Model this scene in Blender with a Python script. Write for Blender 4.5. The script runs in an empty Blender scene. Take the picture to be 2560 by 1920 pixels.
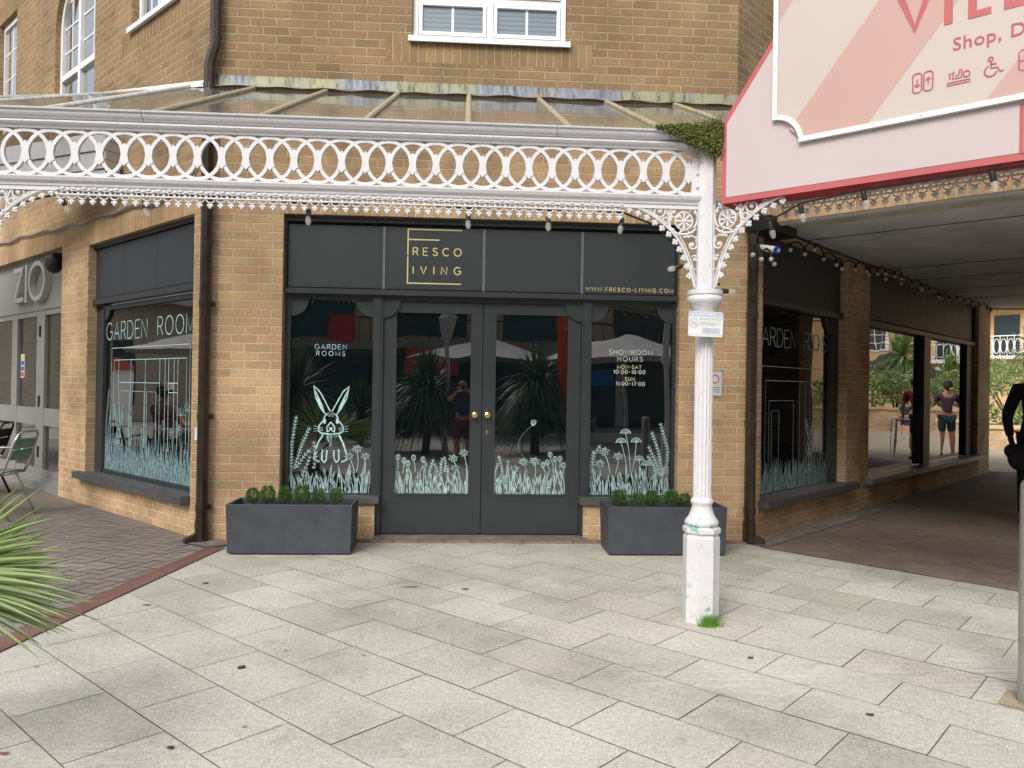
import bpy, math, random
from math import sin, cos, pi, radians as R, sqrt
from mathutils import Vector, Matrix

# ---------------------------------------------------------------- camera, world, sun, exposure
scn = bpy.context.scene
col = scn.collection
F_PX = 1950.0
cam_d = bpy.data.cameras.new("camera"); cam = bpy.data.objects.new("camera", cam_d); col.objects.link(cam)
cam_d.sensor_width = 36; cam_d.lens = F_PX / 2560 * 36; cam_d.clip_start = 0.02; cam_d.clip_end = 500
_y, _p, _r = R(3.5), R(0.24), R(0.9)
fw = Vector((sin(_y) * cos(_p), cos(_y) * cos(_p), sin(_p)))
r0 = Vector((cos(_y), -sin(_y), 0)); u0 = r0.cross(fw)
rt = r0 * cos(_r) + u0 * sin(_r); upv = u0 * cos(_r) - r0 * sin(_r)
m = Matrix((rt, upv, -fw)).transposed().to_4x4(); m.translation = Vector((0, -6.93, 1.373))
cam.matrix_world = m
scn.camera = cam

SUN_EL, SUN_AZ = R(44), R(205)          # azimuth clockwise from +Y: behind the camera, a little to its left
w = bpy.data.worlds.new("World"); scn.world = w; w.use_nodes = True
nt = w.node_tree; nt.nodes.clear()
sky = nt.nodes.new('ShaderNodeTexSky'); sky.sky_type = 'NISHITA'; sky.sun_disc = False
sky.sun_elevation = SUN_EL; sky.sun_rotation = SUN_AZ; sky.dust_density = 5; sky.air_density = 1.0
hs = nt.nodes.new('ShaderNodeHueSaturation'); hs.inputs['Saturation'].default_value = 0.5
bg = nt.nodes.new('ShaderNodeBackground'); bg.inputs[1].default_value = 0.15
wo = nt.nodes.new('ShaderNodeOutputWorld')
nt.links.new(sky.outputs[0], hs.inputs['Color']); nt.links.new(hs.outputs[0], bg.inputs[0]); nt.links.new(bg.outputs[0], wo.inputs[0])
sl = bpy.data.lights.new("sun", 'SUN'); sl.energy = 1.1; sl.angle = R(20); sl.color = (1, .995, .95)
so = bpy.data.objects.new("sun", sl); col.objects.link(so)
sd = Vector((sin(SUN_AZ) * cos(SUN_EL), cos(SUN_AZ) * cos(SUN_EL), sin(SUN_EL)))
so.rotation_euler = sd.to_track_quat('Z', 'Y').to_euler(); so.location = (0, -20, 30)
scn.view_settings.view_transform = 'Standard'; scn.view_settings.look = 'None'
scn.view_settings.exposure = 0.5; scn.view_settings.gamma = 1
scn.cycles.max_bounces = 8; scn.cycles.transparent_max_bounces = 16
scn.cycles.caustics_reflective = False

# ---------------------------------------------------------------- helpers
rnd = random.Random(7)
def lin(r, g, b):
    f = lambda c: ((c / 255 + .055) / 1.055) ** 2.4 if c > 10 else c / 255 / 12.92
    return (f(r), f(g), f(b), 1)
class Fr:
    """wall frame: x runs to the right as seen from outside, o points out of the wall"""
    def __init__(s, ox, oy, deg):
        a = R(deg); s.ox, s.oy, s.dx, s.dy, s.nx, s.ny = ox, oy, cos(a), sin(a), sin(a), -cos(a)
    def __call__(s, x, o, z): return Vector((s.ox + s.dx * x + s.nx * o, s.oy + s.dy * x + s.ny * o, z))
FA = Fr(0, 0, 0); FL = Fr(-2.25, 0, -46); FR = Fr(2.57, 0, 43.5); FU = Fr(2.43, 0, 43.5)
FS = Fr(1.52, -2.48, -44); FP = Fr(2.65, -.05, -46); FB = Fr(1.43, -2.34, -45)
class MB:
    def __init__(s): s.v = []; s.f = []; s.uv = []; s.m = []
    def add(s, vs, fs, uvs=None, m=0):
        b = len(s.v); s.v += [Vector(p) for p in vs]
        for i, f in enumerate(fs):
            s.f.append([b + k for k in f]); s.uv.append(uvs[i] if uvs else [(0, 0)] * len(f)); s.m.append(m)
        return s
    def quad(s, a, b, c, d, uv=None, m=0): return s.add([a, b, c, d], [(0, 1, 2, 3)], [uv] if uv else None, m)
    def box(s, fr, x0, x1, o0, o1, z0, z1, m=0):
        P = [fr(x, o, z) for z in (z0, z1) for o in (o0, o1) for x in (x0, x1)]
        fs = [(2, 3, 7, 6), (1, 0, 4, 5), (0, 2, 6, 4), (3, 1, 5, 7), (6, 7, 5, 4), (0, 1, 3, 2)]
        C = [(x, o, z) for z in (z0, z1) for o in (o0, o1) for x in (x0, x1)]
        ax = [(0, 2), (0, 2), (1, 2), (1, 2), (0, 1), (0, 1)]
        uv = [[(C[k][a[0]], C[k][a[1]]) for k in f] for f, a in zip(fs, ax)]
        return s.add(P, fs, uv, m)
    def prism(s, fr, pts, o0, o1, m=0, back=True):
        n = len(pts); P = [fr(x, o1, z) for x, z in pts] + [fr(x, o0, z) for x, z in pts]
        ar = sum(pts[i][0] * pts[(i + 1) % n][1] - pts[(i + 1) % n][0] * pts[i][1] for i in range(n))
        fs = [tuple(range(n)) if ar > 0 else tuple(range(n - 1, -1, -1))]
        if back: fs.append(tuple(range(2 * n - 1, n - 1, -1)) if ar > 0 else tuple(range(n, 2 * n)))
        for i in range(n):
            j = (i + 1) % n; fs.append((i, n + i, n + j, j) if ar > 0 else (j, n + j, n + i, i))
        pp = [(p[0], p[1]) for p in pts] * 2
        return s.add(P, fs, [[pp[k] for k in f] for f in fs], m)
    def ribbon(s, fr, pts, w, o, w2=None, m=0):
        n = len(pts); L = []; 
        for i, (x, z) in enumerate(pts):
            a = pts[max(0, i - 1)]; b = pts[min(n - 1, i + 1)]; dx, dz = b[0] - a[0], b[1] - a[1]; l = sqrt(dx * dx + dz * dz) or 1
            ww = (w if w2 is None else w + (w2 - w) * i / max(1, n - 1)) / 2
            L += [fr(x + dz / l * ww, o, z - dx / l * ww), fr(x - dz / l * ww, o, z + dx / l * ww)]
        return s.add(L, [(2 * i, 2 * i + 2, 2 * i + 3, 2 * i + 1) for i in range(n - 1)], None, m)
    def tube(s, pts, r, n=6, m=0, cap=True):
        pts = [Vector(p) for p in pts]; rs = r if isinstance(r, (list, tuple)) else [r] * len(pts)
        vs = []; pr = None
        for i, p in enumerate(pts):
            t = (pts[min(i + 1, len(pts) - 1)] - pts[max(i - 1, 0)]); t = t.normalized() if t.length > 1e-9 else Vector((0, 0, 1))
            if pr is None:
                h = Vector((0, 0, 1)) if abs(t.z) < .9 else Vector((1, 0, 0)); a = t.cross(h).normalized()
            else:
                a = (pr - t * pr.dot(t)); a = a.normalized() if a.length > 1e-6 else t.orthogonal().normalized()
            pr = a; b = t.cross(a)
            vs += [p + (a * cos(2 * pi * k / n) + b * sin(2 * pi * k / n)) * rs[i] for k in range(n)]
        fs = [(i * n + k, i * n + (k + 1) % n, (i + 1) * n + (k + 1) % n, (i + 1) * n + k) for i in range(len(pts) - 1) for k in range(n)]
        if cap: fs += [tuple(range(n - 1, -1, -1)), tuple((len(pts) - 1) * n + k for k in range(n))]
        return s.add(vs, fs, None, m)
    def lathe(s, cx, cy, prof, n=24, ph=0, m=0, flute=0):
        vs = []
        for r, z in prof:
            for k in range(n):
                a = 2 * pi * k / n + ph; rr = r * (1 - (flute if k % 2 else 0)); vs.append((cx + rr * cos(a), cy + rr * sin(a), z))
        fs = [(i * n + k, i * n + (k + 1) % n, (i + 1) * n + (k + 1) % n, (i + 1) * n + k) for i in range(len(prof) - 1) for k in range(n)]
        fs += [tuple(range(n - 1, -1, -1)), tuple((len(prof) - 1) * n + k for k in range(n))]
        return s.add(vs, fs, None, m)
    def ball(s, c, r, n=6, k=4, m=0, sc=(1, 1, 1)):
        c = Vector(c); vs = [c + Vector((0, 0, -r * sc[2]))]
        for j in range(1, k):
            t = pi * j / k - pi / 2
            vs += [c + Vector((r * sc[0] * cos(t) * cos(2 * pi * i / n), r * sc[1] * cos(t) * sin(2 * pi * i / n), r * sc[2] * sin(t))) for i in range(n)]
        vs.append(c + Vector((0, 0, r * sc[2]))); L = len(vs) - 1; fs = []
        for i in range(n):
            fs.append((0, 1 + (i + 1) % n, 1 + i)); fs.append((L, L - n + i, L - n + (i + 1) % n))
            for j in range(k - 2): fs.append((1 + j * n + i, 1 + j * n + (i + 1) % n, 1 + (j + 1) * n + (i + 1) % n, 1 + (j + 1) * n + i))
        return s.add(vs, fs, None, m)
    def mesh(s, name, org=Vector((0, 0, 0)), smooth=False):
        me = bpy.data.meshes.new(name); me.from_pydata([tuple(p - org) for p in s.v], [], s.f)
        ul = me.uv_layers.new(name="UVMap"); i = 0
        for u in s.uv:
            for q in u: ul.data[i].uv = q; i += 1
        me.polygons.foreach_set('material_index', s.m)
        me.polygons.foreach_set('use_smooth', [smooth] * len(s.f)); me.update(); return me
    def build(s, name, mats, parent=None, smooth=False, loc=None, **kw):
        """with a parent: a part (mesh in the thing's space); without: a thing of its own with its origin at loc"""
        org = world_org(parent) if parent else Vector(loc if loc else (0, 0, 0))
        me = s.mesh(name, org, smooth)
        for mt in (mats if isinstance(mats, (list, tuple)) else [mats]): me.materials.append(mt)
        o = bpy.data.objects.new(name, me); col.objects.link(o)
        if parent: o.parent = parent
        else: o.location = org
        if smooth:
            try: me.set_sharp_from_angle(angle=R(40))
            except Exception: pass
        tag(o, **kw); return o
def world_org(o):
    v = Vector((0, 0, 0))
    while o: v += o.location; o = o.parent
    return v
def tag(o, label=None, cat=None, group=None, kind=None):
    if label: o['label'] = label
    if cat: o['category'] = cat
    if group: o['group'] = group
    if kind: o['kind'] = kind
    return o
def thing(name, label, cat, loc=(0, 0, 0), group=None, rz=0):
    o = bpy.data.objects.new(name, None); col.objects.link(o); o.location = loc; o.rotation_euler = (0, 0, rz)
    o.empty_display_size = .2
    return tag(o, label, cat, group)
def copy_tree(o, loc=None, rz=None, label=None, parent=None):
    c = o.copy(); col.objects.link(c)
    if parent: c.parent = parent
    if loc is not None: c.location = loc
    if rz is not None: c.rotation_euler = (0, 0, rz)
    if label: c['label'] = label
    for ch in o.children: copy_tree(ch, parent=c)
    return c
FONT = None
def text_polys(body, size, fr, x, z, o0, o1, mb, align='LEFT', space=1.0, m=0, bold=0, mirror=False, rot=0):
    cu = bpy.data.curves.new("t", 'FONT'); cu.body = body; cu.size = size; cu.space_character = space; cu.align_x = align
    cu.offset = bold; cu.resolution_u = 3
    ob = bpy.data.objects.new("t", cu); col.objects.link(ob); dg = bpy.context.evaluated_depsgraph_get()
    me = bpy.data.meshes.new_from_object(ob.evaluated_get(dg)); 
    P = [(v.co.x * cos(rot) - v.co.y * sin(rot), v.co.x * sin(rot) + v.co.y * cos(rot)) for v in me.vertices]; fs = [tuple(p.vertices) for p in me.polygons]
    k = -1 if mirror else 1
    mb.add([fr(x + k * a, o1, z + b) for a, b in P], fs, None, m)
    bpy.data.objects.remove(ob); bpy.data.curves.remove(cu); bpy.data.meshes.remove(me)
def arc(cx, cy, rx, ry, a0, a1, n=8): return [(cx + rx * cos(R(a0 + (a1 - a0) * i / n)), cy + ry * sin(R(a0 + (a1 - a0) * i / n))) for i in range(n + 1)]
GL = {  # thin stroke lettering: (advance width, strokes)
 'A': (.8, [[(0, 0), (.4, 1), (.8, 0)], [(.14, .35), (.66, .35)]]), 'B': (.65, [[(0, 0), (0, 1), (.35, 1)] + arc(.35, .76, .25, .24, 90, -90)[1:] + [(0, .52)], [(.35, .52)] + arc(.38, .26, .27, .26, 90, -90)[1:] + [(0, 0)]]),
 'C': (.85, [arc(.48, .5, .46, .5, 45, 315, 14)]), 'D': (.78, [[(0, 0), (0, 1), (.3, 1)] + arc(.3, .5, .46, .5, 90, -90, 10)[1:] + [(0, 0)]]),
 'E': (.6, [[(.6, 1), (0, 1), (0, 0), (.6, 0)], [(0, .52), (.52, .52)]]), 'F': (.58, [[(.58, 1), (0, 1), (0, 0)], [(0, .5), (.48, .5)]]),
 'G': (.88, [arc(.48, .5, .46, .5, 45, 345, 14) + [(.92, .46), (.55, .46)]]), 'H': (.72, [[(0, 0), (0, 1)], [(.72, 0), (.72, 1)], [(0, .52), (.72, .52)]]),
 'I': (.08, [[(.04, 0), (.04, 1)]]), 'L': (.55, [[(0, 1), (0, 0), (.55, 0)]]), 'M': (.85, [[(0, 0), (0, 1), (.42, .12), (.85, 1), (.85, 0)]]),
 'N': (.74, [[(0, 0), (0, 1), (.74, 0), (.74, 1)]]), 'O': (.96, [arc(.48, .5, .47, .5, 0, 360, 18)]), 'P': (.62, [[(0, 0), (0, 1), (.34, 1)] + arc(.34, .74, .27, .26, 90, -90)[1:] + [(0, .48)]]),
 'R': (.66, [[(0, 0), (0, 1), (.34, 1)] + arc(.34, .74, .27, .26, 90, -90)[1:] + [(0, .48)], [(.34, .48), (.66, 0)]]),
 'S': (.62, [arc(.31, .75, .28, .25, 25, 200, 7) + [(.15, .58), (.45, .46)] + arc(.31, .25, .3, .25, 30, -160, 7)]),
 'T': (.66, [[(0, 1), (.66, 1)], [(.33, 1), (.33, 0)]]), 'U': (.7, [[(0, 1)] + arc(.35, .35, .35, .35, 180, 360) + [(.7, 1)]]),
 'V': (.76, [[(0, 1), (.38, 0), (.76, 1)]]), 'W': (1.1, [[(0, 1), (.28, 0), (.55, .95), (.82, 0), (1.1, 1)]]), 'Z': (.62, [[(0, 1), (.62, 1), (0, 0), (.62, 0)]]),
 '0': (.66, [arc(.33, .5, .32, .5, 0, 360, 14)]), '1': (.25, [[(0, .8), (.22, 1), (.22, 0)]]), '7': (.58, [[(0, 1), (.58, 1), (.2, 0)]]),
 '8': (.6, [arc(.3, .75, .24, .25, 0, 360, 10), arc(.3, .26, .3, .26, 0, 360, 10)]), ':': (.1, [[(.05, .2), (.05, .32)], [(.05, .62), (.05, .74)]]),
 '-': (.4, [[(0, .48), (.4, .48)]]), '.': (.08, [[(.04, 0), (.04, .1)]]), ' ': (.5, [])}
def strokes(mb, fr, txt, x0, x1, z, h, wd, o, gap=.25, wscale=1.0, m=0, lh=None):
    """letters of height h fitted between x0 and x1 by widening the gaps"""
    tot = sum(GL[c][0] for c in txt) * h * wscale; g = (x1 - x0 - tot) / max(1, len(txt) - 1) if x1 is not None else gap * h
    x = x0
    for c in txt:
        a, st = GL[c]
        for s_ in st: mb.ribbon(fr, [(x + p[0] * h * wscale, z + p[1] * h) for p in s_], wd, o, m=m)
        x += a * h * wscale + g

# ---------------------------------------------------------------- materials
def newmat(name):
    mt = bpy.data.materials.new(name); mt.use_nodes = True; n = mt.node_tree; n.nodes.clear()
    out = n.nodes.new('ShaderNodeOutputMaterial'); b = n.nodes.new('ShaderNodeBsdfPrincipled'); n.links.new(b.outputs[0], out.inputs[0]); return mt, n, b, out
def N(n, t, **kw):
    x = n.nodes.new('ShaderNode' + t)
    for k, v in kw.items():
        if k in x.inputs: x.inputs[k].default_value = v
        else: setattr(x, k, v)
    return x
def ramp(n, src, pts):
    r = n.nodes.new('ShaderNodeValToRGB'); e = r.color_ramp.elements
    e[0].position, e[0].color = pts[0]; e[1].position, e[1].color = pts[-1]
    for p, c in pts[1:-1]:
        q = e.new(p); q.color = c
    n.links.new(src, r.inputs[0]); return r.outputs[0]
def g(v): return (v, v, v, 1)
def mixc(n, fac, a, b, mode='MIX'):
    x = n.nodes.new('ShaderNodeMix'); x.data_type = 'RGBA'; x.blend_type = mode
    for s_, i in ((fac, 0), (a, 6), (b, 7)):
        if hasattr(s_, 'links') or hasattr(s_, 'is_output'): n.links.new(s_, x.inputs[i])
        else: x.inputs[i].default_value = s_
    return x.outputs[2]
def bump(n, b, h, st=.4, d=.01):
    x = N(n, 'Bump', Strength=st, Distance=d); n.links.new(h, x.inputs['Height']); n.links.new(x.outputs[0], b.inputs['Normal'])
def tc(n, kind='Object'): return n.nodes.new('ShaderNodeTexCoord').outputs[kind]
def noise(n, vec, sc, det=4, rough=.55):
    x = N(n, 'TexNoise', Scale=sc, Detail=det, Roughness=rough); n.links.new(vec, x.inputs['Vector']); return x.outputs[0]
def plain(name, c, rough=.5, metal=0, var=.15, sc=12, bst=.15, spec=.5, bsc=60):
    mt, n, b, o = newmat(name); v = tc(n); k = noise(n, v, sc, 5)
    lo = tuple(x * (1 - var) for x in c[:3]) + (1,); hi = tuple(min(1, x * (1 + var)) for x in c[:3]) + (1,)
    n.links.new(ramp(n, k, [(.3, lo), (.7, hi)]), b.inputs['Base Color'])
    b.inputs['Roughness'].default_value = rough; b.inputs['Metallic'].default_value = metal; b.inputs['Specular IOR Level'].default_value = spec
    if bst: bump(n, b, noise(n, v, bsc, 3), bst, .004)
    return mt
def brickmat(name, c1, c2, mortar, offset=.5, wd=.225, ht=.075, dirt=.35):
    mt, n, b, o = newmat(name); uv = n.nodes.new('ShaderNodeUVMap').outputs[0]
    nz = N(n, 'TexNoise', Scale=9, Detail=2); n.links.new(uv, nz.inputs['Vector'])
    d = n.nodes.new('ShaderNodeVectorMath'); d.operation = 'SCALE'; n.links.new(nz.outputs[1], d.inputs[0]); d.inputs['Scale'].default_value = .008
    ad = n.nodes.new('ShaderNodeVectorMath'); ad.operation = 'ADD'; n.links.new(uv, ad.inputs[0]); n.links.new(d.outputs[0], ad.inputs[1])
    br = n.nodes.new('ShaderNodeTexBrick'); n.links.new(ad.outputs[0], br.inputs['Vector']); br.offset = offset
    for k, v in dict(Color1=g(0), Color2=g(1), Mortar=g(.5)).items(): br.inputs[k].default_value = v
    pk_ = lambda a, b_, t: tuple(a[i] * (1 - t) + b_[i] * t for i in range(3)) + (1,)
    cb = ramp(n, br.outputs[0], [(0, c2), (.22, pk_(c1, c2, .35)), (.45, c1), (.62, (c1[0] * .93, c1[1] * .83, c1[2] * .86, 1)), (.8, pk_(c1, c2, .5)), (1, (c1[0] * 1.04, c1[1] * 1.06, c1[2] * .98, 1))])
    cb = mixc(n, br.outputs['Fac'], cb, mortar)
    for k, v in {'Scale': 1, 'Mortar Size': .0068, 'Mortar Smooth': .35, 'Bias': 0, 'Brick Width': wd, 'Row Height': ht}.items(): br.inputs[k].default_value = v
    fine = noise(n, uv, 45, 6, .7); big = noise(n, uv, 1.3, 4); mid = noise(n, uv, 7, 3)
    c = mixc(n, .55, cb, ramp(n, fine, [(.25, g(.55)), (.75, g(1.3))]), 'MULTIPLY')
    c = mixc(n, 1.0, c, ramp(n, big, [(.35, g(1 - dirt)), (.65, g(1.08))]), 'MULTIPLY')
    c = mixc(n, ramp(n, mid, [(.55, g(0)), (.8, g(.35))]), c, (c2[0] * .9, c2[1] * .62, c2[2] * .5, 1))
    n.links.new(c, b.inputs['Base Color']); b.inputs['Roughness'].default_value = .92; b.inputs['Specular IOR Level'].default_value = .2
    inv = n.nodes.new('ShaderNodeMath'); inv.operation = 'SUBTRACT'; inv.inputs[0].default_value = 1; n.links.new(br.outputs['Fac'], inv.inputs[1])
    ml = n.nodes.new('ShaderNodeMath'); ml.operation = 'MULTIPLY_ADD'; n.links.new(fine, ml.inputs[0]); ml.inputs[1].default_value = .5; n.links.new(inv.outputs[0], ml.inputs[2])
    bump(n, b, ml.outputs[0], 1.0, .012); return mt
B1, B2, BM = (.73, .495, .29, 1), (.58, .385, .22, 1), (.80, .72, .52, 1)  # lightened: brighter light on the lower walls is put into the colour
M_brick = brickmat("buff_brick", B1, B2, BM)
M_soldier = brickmat("buff_brick_soldier", B1, B2, BM, offset=0, wd=.235)
M_ubrick = brickmat("upper_shaded_brick", (.30, .205, .115, 1), (.225, .152, .088, 1), (.40, .33, .21, 1), dirt=.22)  # same buff brick, darkened: the upper wall's dimmer light is in its colour
M_usoldier = brickmat("upper_shaded_soldier", (.29, .198, .108, 1), (.23, .158, .088, 1), (.40, .33, .21, 1), offset=0, wd=.235, dirt=.22)  # soldier bricks darkened likewise, shading put into the colour
def island(name, cols, rough=.85, speck=.25, joint=None, bst=.25, stain=.3):
    """paving: a random tone for each slab or block (mesh island), grain and stains"""
    mt, n, b, o = newmat(name); v = tc(n); ge = n.nodes.new('ShaderNodeNewGeometry')
    c = ramp(n, ge.outputs['Random Per Island'], [(i / (len(cols) - 1), q) for i, q in enumerate(cols)])
    c = mixc(n, 1.0, c, ramp(n, noise(n, v, 150, 3, .8), [(.3, g(1 - speck)), (.7, g(1 + speck))]), 'MULTIPLY')
    c = mixc(n, 1.0, c, ramp(n, noise(n, v, 1.1, 7, .65), [(.36, g(1 - stain)), (.62, g(1.08))]), 'MULTIPLY')
    c = mixc(n, 1.0, c, ramp(n, noise(n, v, 9, 5, .6), [(.35, g(1 - stain * .35)), (.65, g(1.05))]), 'MULTIPLY')
    n.links.new(c, b.inputs['Base Color']); b.inputs['Roughness'].default_value = rough
    bump(n, b, noise(n, v, 170, 4, .7), bst, .004); return mt
def slabmat():
    mt, n, b, o = newmat("granite_slab"); v = tc(n); ge = n.nodes.new('ShaderNodeNewGeometry')
    c = ramp(n, ge.outputs['Random Per Island'], [(0, lin(172, 171, 160)), (.3, lin(186, 185, 174)), (.6, lin(181, 177, 167)), (.85, lin(190, 189, 179)), (1, lin(170, 168, 157))])
    c = mixc(n, 1.0, c, ramp(n, noise(n, v, 150, 4, .9), [(.3, g(.34)), (.5, g(.98)), (.7, g(1.7))]), 'MULTIPLY')
    c = mixc(n, 1.0, c, ramp(n, noise(n, v, 38, 5, .8), [(.3, g(.70)), (.5, g(1)), (.7, g(1.25))]), 'MULTIPLY')
    c = mixc(n, 1.0, c, ramp(n, noise(n, v, 1.0, 8, .62), [(.30, g(.66)), (.5, g(.98)), (.7, g(1.12))]), 'MULTIPLY')
    mp = N(n, 'Mapping', Rotation=(0, 0, R(-12)), Scale=(2.2, 26, 1)); n.links.new(v, mp.inputs[0])
    st = noise(n, mp.outputs[0], 1.6, 5, .7); ar = noise(n, v, .8, 2)
    ms = n.nodes.new('ShaderNodeMath'); ms.operation = 'MULTIPLY'
    n.links.new(ramp(n, st, [(.46, g(0)), (.6, g(1))]), ms.inputs[0]); n.links.new(ramp(n, ar, [(.54, g(0)), (.66, g(.5))]), ms.inputs[1])
    c = mixc(n, ms.outputs[0], c, lin(216, 214, 208))
    c = mixc(n, ramp(n, noise(n, v, 2.7, 6, .7), [(.60, g(0)), (.72, g(.45))]), c, lin(122, 116, 106))
    c = mixc(n, ramp(n, noise(n, v, 1.7, 4, .8), [(.62, g(0)), (.7, g(.35))]), c, lin(206, 203, 196))
    spots = N(n, 'TexVoronoi', Scale=2.3); n.links.new(v, spots.inputs['Vector'])
    c = mixc(n, ramp(n, spots.outputs['Distance'], [(.020, g(.7)), (.034, g(0))]), c, lin(90, 84, 78))
    sp2 = N(n, 'TexVoronoi', Scale=6.7); n.links.new(v, sp2.inputs['Vector'])
    c = mixc(n, ramp(n, sp2.outputs['Distance'], [(.03, g(.6)), (.05, g(0))]), c, lin(226, 222, 212))
    n.links.new(c, b.inputs['Base Color']); b.inputs['Roughness'].default_value = .82; b.inputs['Specular IOR Level'].default_value = .3
    bump(n, b, noise(n, v, 210, 4, .8), .35, .004); return mt
M_slab = slabmat()
M_block = island("purple_brown_block", [lin(134, 125, 119), lin(127, 119, 115), lin(141, 130, 122), lin(131, 124, 120), lin(143, 129, 117)], .8, .3, stain=.15)
M_red = island("red_block", [lin(136, 116, 104), lin(128, 114, 104), lin(142, 121, 108), lin(132, 118, 109)], .75, .3, stain=.2)
M_joint = plain("joint_sand", lin(124, 119, 108), .95, sc=3, bst=.4)
M_tarm = plain("ground_far", lin(150, 144, 134), .95, sc=.6, bst=.2)
M_strip = plain("red_channel", lin(116, 86, 76), .7, var=.2, sc=2.5, bst=.3)
M_cem = plain("cement_fillet", lin(120, 114, 108), .95, var=.3, sc=6, bst=.6)
M_anth = plain("anthracite_paint", (.038, .045, .051, 1), .42, var=.08, sc=3, bst=.05)
M_anth2 = plain("anthracite_panel", (.040, .048, .055, 1), .5, var=.06, sc=1.2, bst=.03)
M_joinm = plain("panel_joint_strip", (.16, .19, .22, 1), .4)
M_blackgap = plain("shadow_gap_black", (.006, .006, .008, 1), .6)
M_planter = plain("slate_effect_planter", (.052, .060, .074, 1), .55, var=.18, sc=5, bst=1.0, bsc=22)
M_sill = plain("grey_sill_paint", (.085, .088, .09, 1), .6, var=.25, sc=9, bst=.3)
M_zio = plain("mid_grey_frame_paint", (.27, .27, .26, 1), .5, var=.06, sc=2, bst=.04)
M_gold = plain("gold_vinyl", (.85, .74, .36, 1), .4, var=.05)
M_brass = plain("polished_brass", (.75, .56, .22, 1), .18, metal=1, var=.1)
M_chrome = plain("polished_steel", (.66, .65, .62, 1), .38, metal=.55, var=.08, bst=.03)
M_alu = plain("aluminium_tube", (.6, .6, .6, 1), .25, metal=1, var=.1)
M_galv = plain("galvanised_post", (.42, .41, .38, 1), .38, metal=.7, var=.15, sc=5)
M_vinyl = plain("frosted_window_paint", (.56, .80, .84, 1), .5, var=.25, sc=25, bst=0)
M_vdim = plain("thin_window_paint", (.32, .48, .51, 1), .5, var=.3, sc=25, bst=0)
M_white = plain("white_lettering", (.75, .75, .75, 1), .5, var=.03, bst=0)
M_lemon = plain("pale_yellow_lettering", (.68, .70, .42, 1), .5, var=.03, bst=0)
M_upvc = plain("white_upvc", (.74, .74, .74, 1), .3, var=.05, sc=4, bst=.03)
M_pipe = plain("dark_brown_pipe", (.034, .023, .017, 1), .32, var=.5, sc=14, bst=.15)
M_pink = plain("pale_pink_board", lin(188, 174, 174), .45, var=.02, sc=1, bst=0)
M_stripeA = plain("blush_stripe", lin(184, 150, 142), .45, var=.02, sc=1, bst=0)
M_stripeB = plain("cream_pink_stripe", lin(188, 176, 167), .45, var=.02, sc=1, bst=0)
M_coral = plain("coral_border", lin(176, 88, 90), .45, var=.04, sc=2, bst=0)
M_dred = plain("dark_red_edge", lin(150, 34, 46), .6, var=.4, sc=14, bst=.2)
M_signwhite = plain("white_sign_frame", (.68, .69, .71, 1), .4, var=.03, bst=0)
M_ceil = plain("ceiling_board", lin(214, 218, 220), .8, var=.2, sc=2.2, bst=.1)
M_cream = plain("cream_fascia_board", lin(190, 186, 168), .7, var=.25, sc=6, bst=.2)
M_dark = plain("very_dark_fabric", (.006, .006, .008, 1), .9, bst=.1)
M_black = plain("black_rubber", (.012, .012, .012, 1), .5)
M_soil = plain("potting_soil", (.03, .022, .016, 1), 1, bst=1)
M_bark = plain("brown_stem", (.12, .08, .05, 1), .9, bst=.6)
def paintwhite(name, flake=0.0):
    mt, n, b, o = newmat(name); v = tc(n)
    c = mixc(n, ramp(n, noise(n, v, 26, 6, .75), [(.54, g(0)), (.72, g(.40))]), (.62, .615, .64, 1), lin(160, 154, 138))
    c = mixc(n, ramp(n, noise(n, v, 75, 4, .8), [(.66, g(0)), (.72, g(.75))]), c, lin(110, 100, 80))
    c = mixc(n, ramp(n, noise(n, v, 3.5, 6, .7), [(.60, g(0)), (.75, g(.35))]), c, lin(150, 144, 128))
    if flake:
        sp = N(n, 'SeparateXYZ') if False else n.nodes.new('ShaderNodeSeparateXYZ'); n.links.new(v, sp.inputs[0])
        rg = ramp(n, sp.outputs[2], [(0, g(1)), (.16, g(.55)), (.3, g(0)), (.5, g(.1)), (.56, g(.8)), (.66, g(.5)), (.74, g(0))])
        k = n.nodes.new('ShaderNodeMath'); k.operation = 'MULTIPLY'; n.links.new(rg, k.inputs[0])
        n.links.new(ramp(n, noise(n, v, 17, 4, .6), [(.6, g(0)), (.62, g(1))]), k.inputs[1])
        c = mixc(n, k.outputs[0], c, lin(84, 158, 142))
    n.links.new(c, b.inputs['Base Color']); b.inputs['Roughness'].default_value = .48
    bump(n, b, noise(n, v, 55, 6, .7), .5, .004); return mt
M_iron = paintwhite("weathered_white_iron_paint"); M_ironf = paintwhite("flaking_white_iron_paint", 1)
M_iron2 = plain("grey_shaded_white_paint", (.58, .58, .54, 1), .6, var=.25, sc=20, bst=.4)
def leadmat():
    mt, n, b, o = newmat("stained_lead"); v = tc(n); mp = N(n, 'Mapping', Scale=(1, 1, .06)); n.links.new(v, mp.inputs[0])
    k = noise(n, mp.outputs[0], 26, 5, .7); a = noise(n, v, 1.8, 2)
    c = ramp(n, k, [(.36, lin(52, 52, 62)), (.44, lin(100, 106, 116)), (.58, lin(122, 128, 134)), (.75, lin(160, 162, 160))])
    c2 = ramp(n, k, [(.36, lin(84, 80, 62)), (.5, lin(138, 136, 96)), (.7, lin(128, 132, 118))])
    c = mixc(n, ramp(n, a, [(.46, g(0)), (.58, g(.85))]), c, c2)
    n.links.new(c, b.inputs['Base Color']); b.inputs['Roughness'].default_value = .55; b.inputs['Metallic'].default_value = .15; bump(n, b, k, .3, .01); return mt
M_lead = leadmat()
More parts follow.
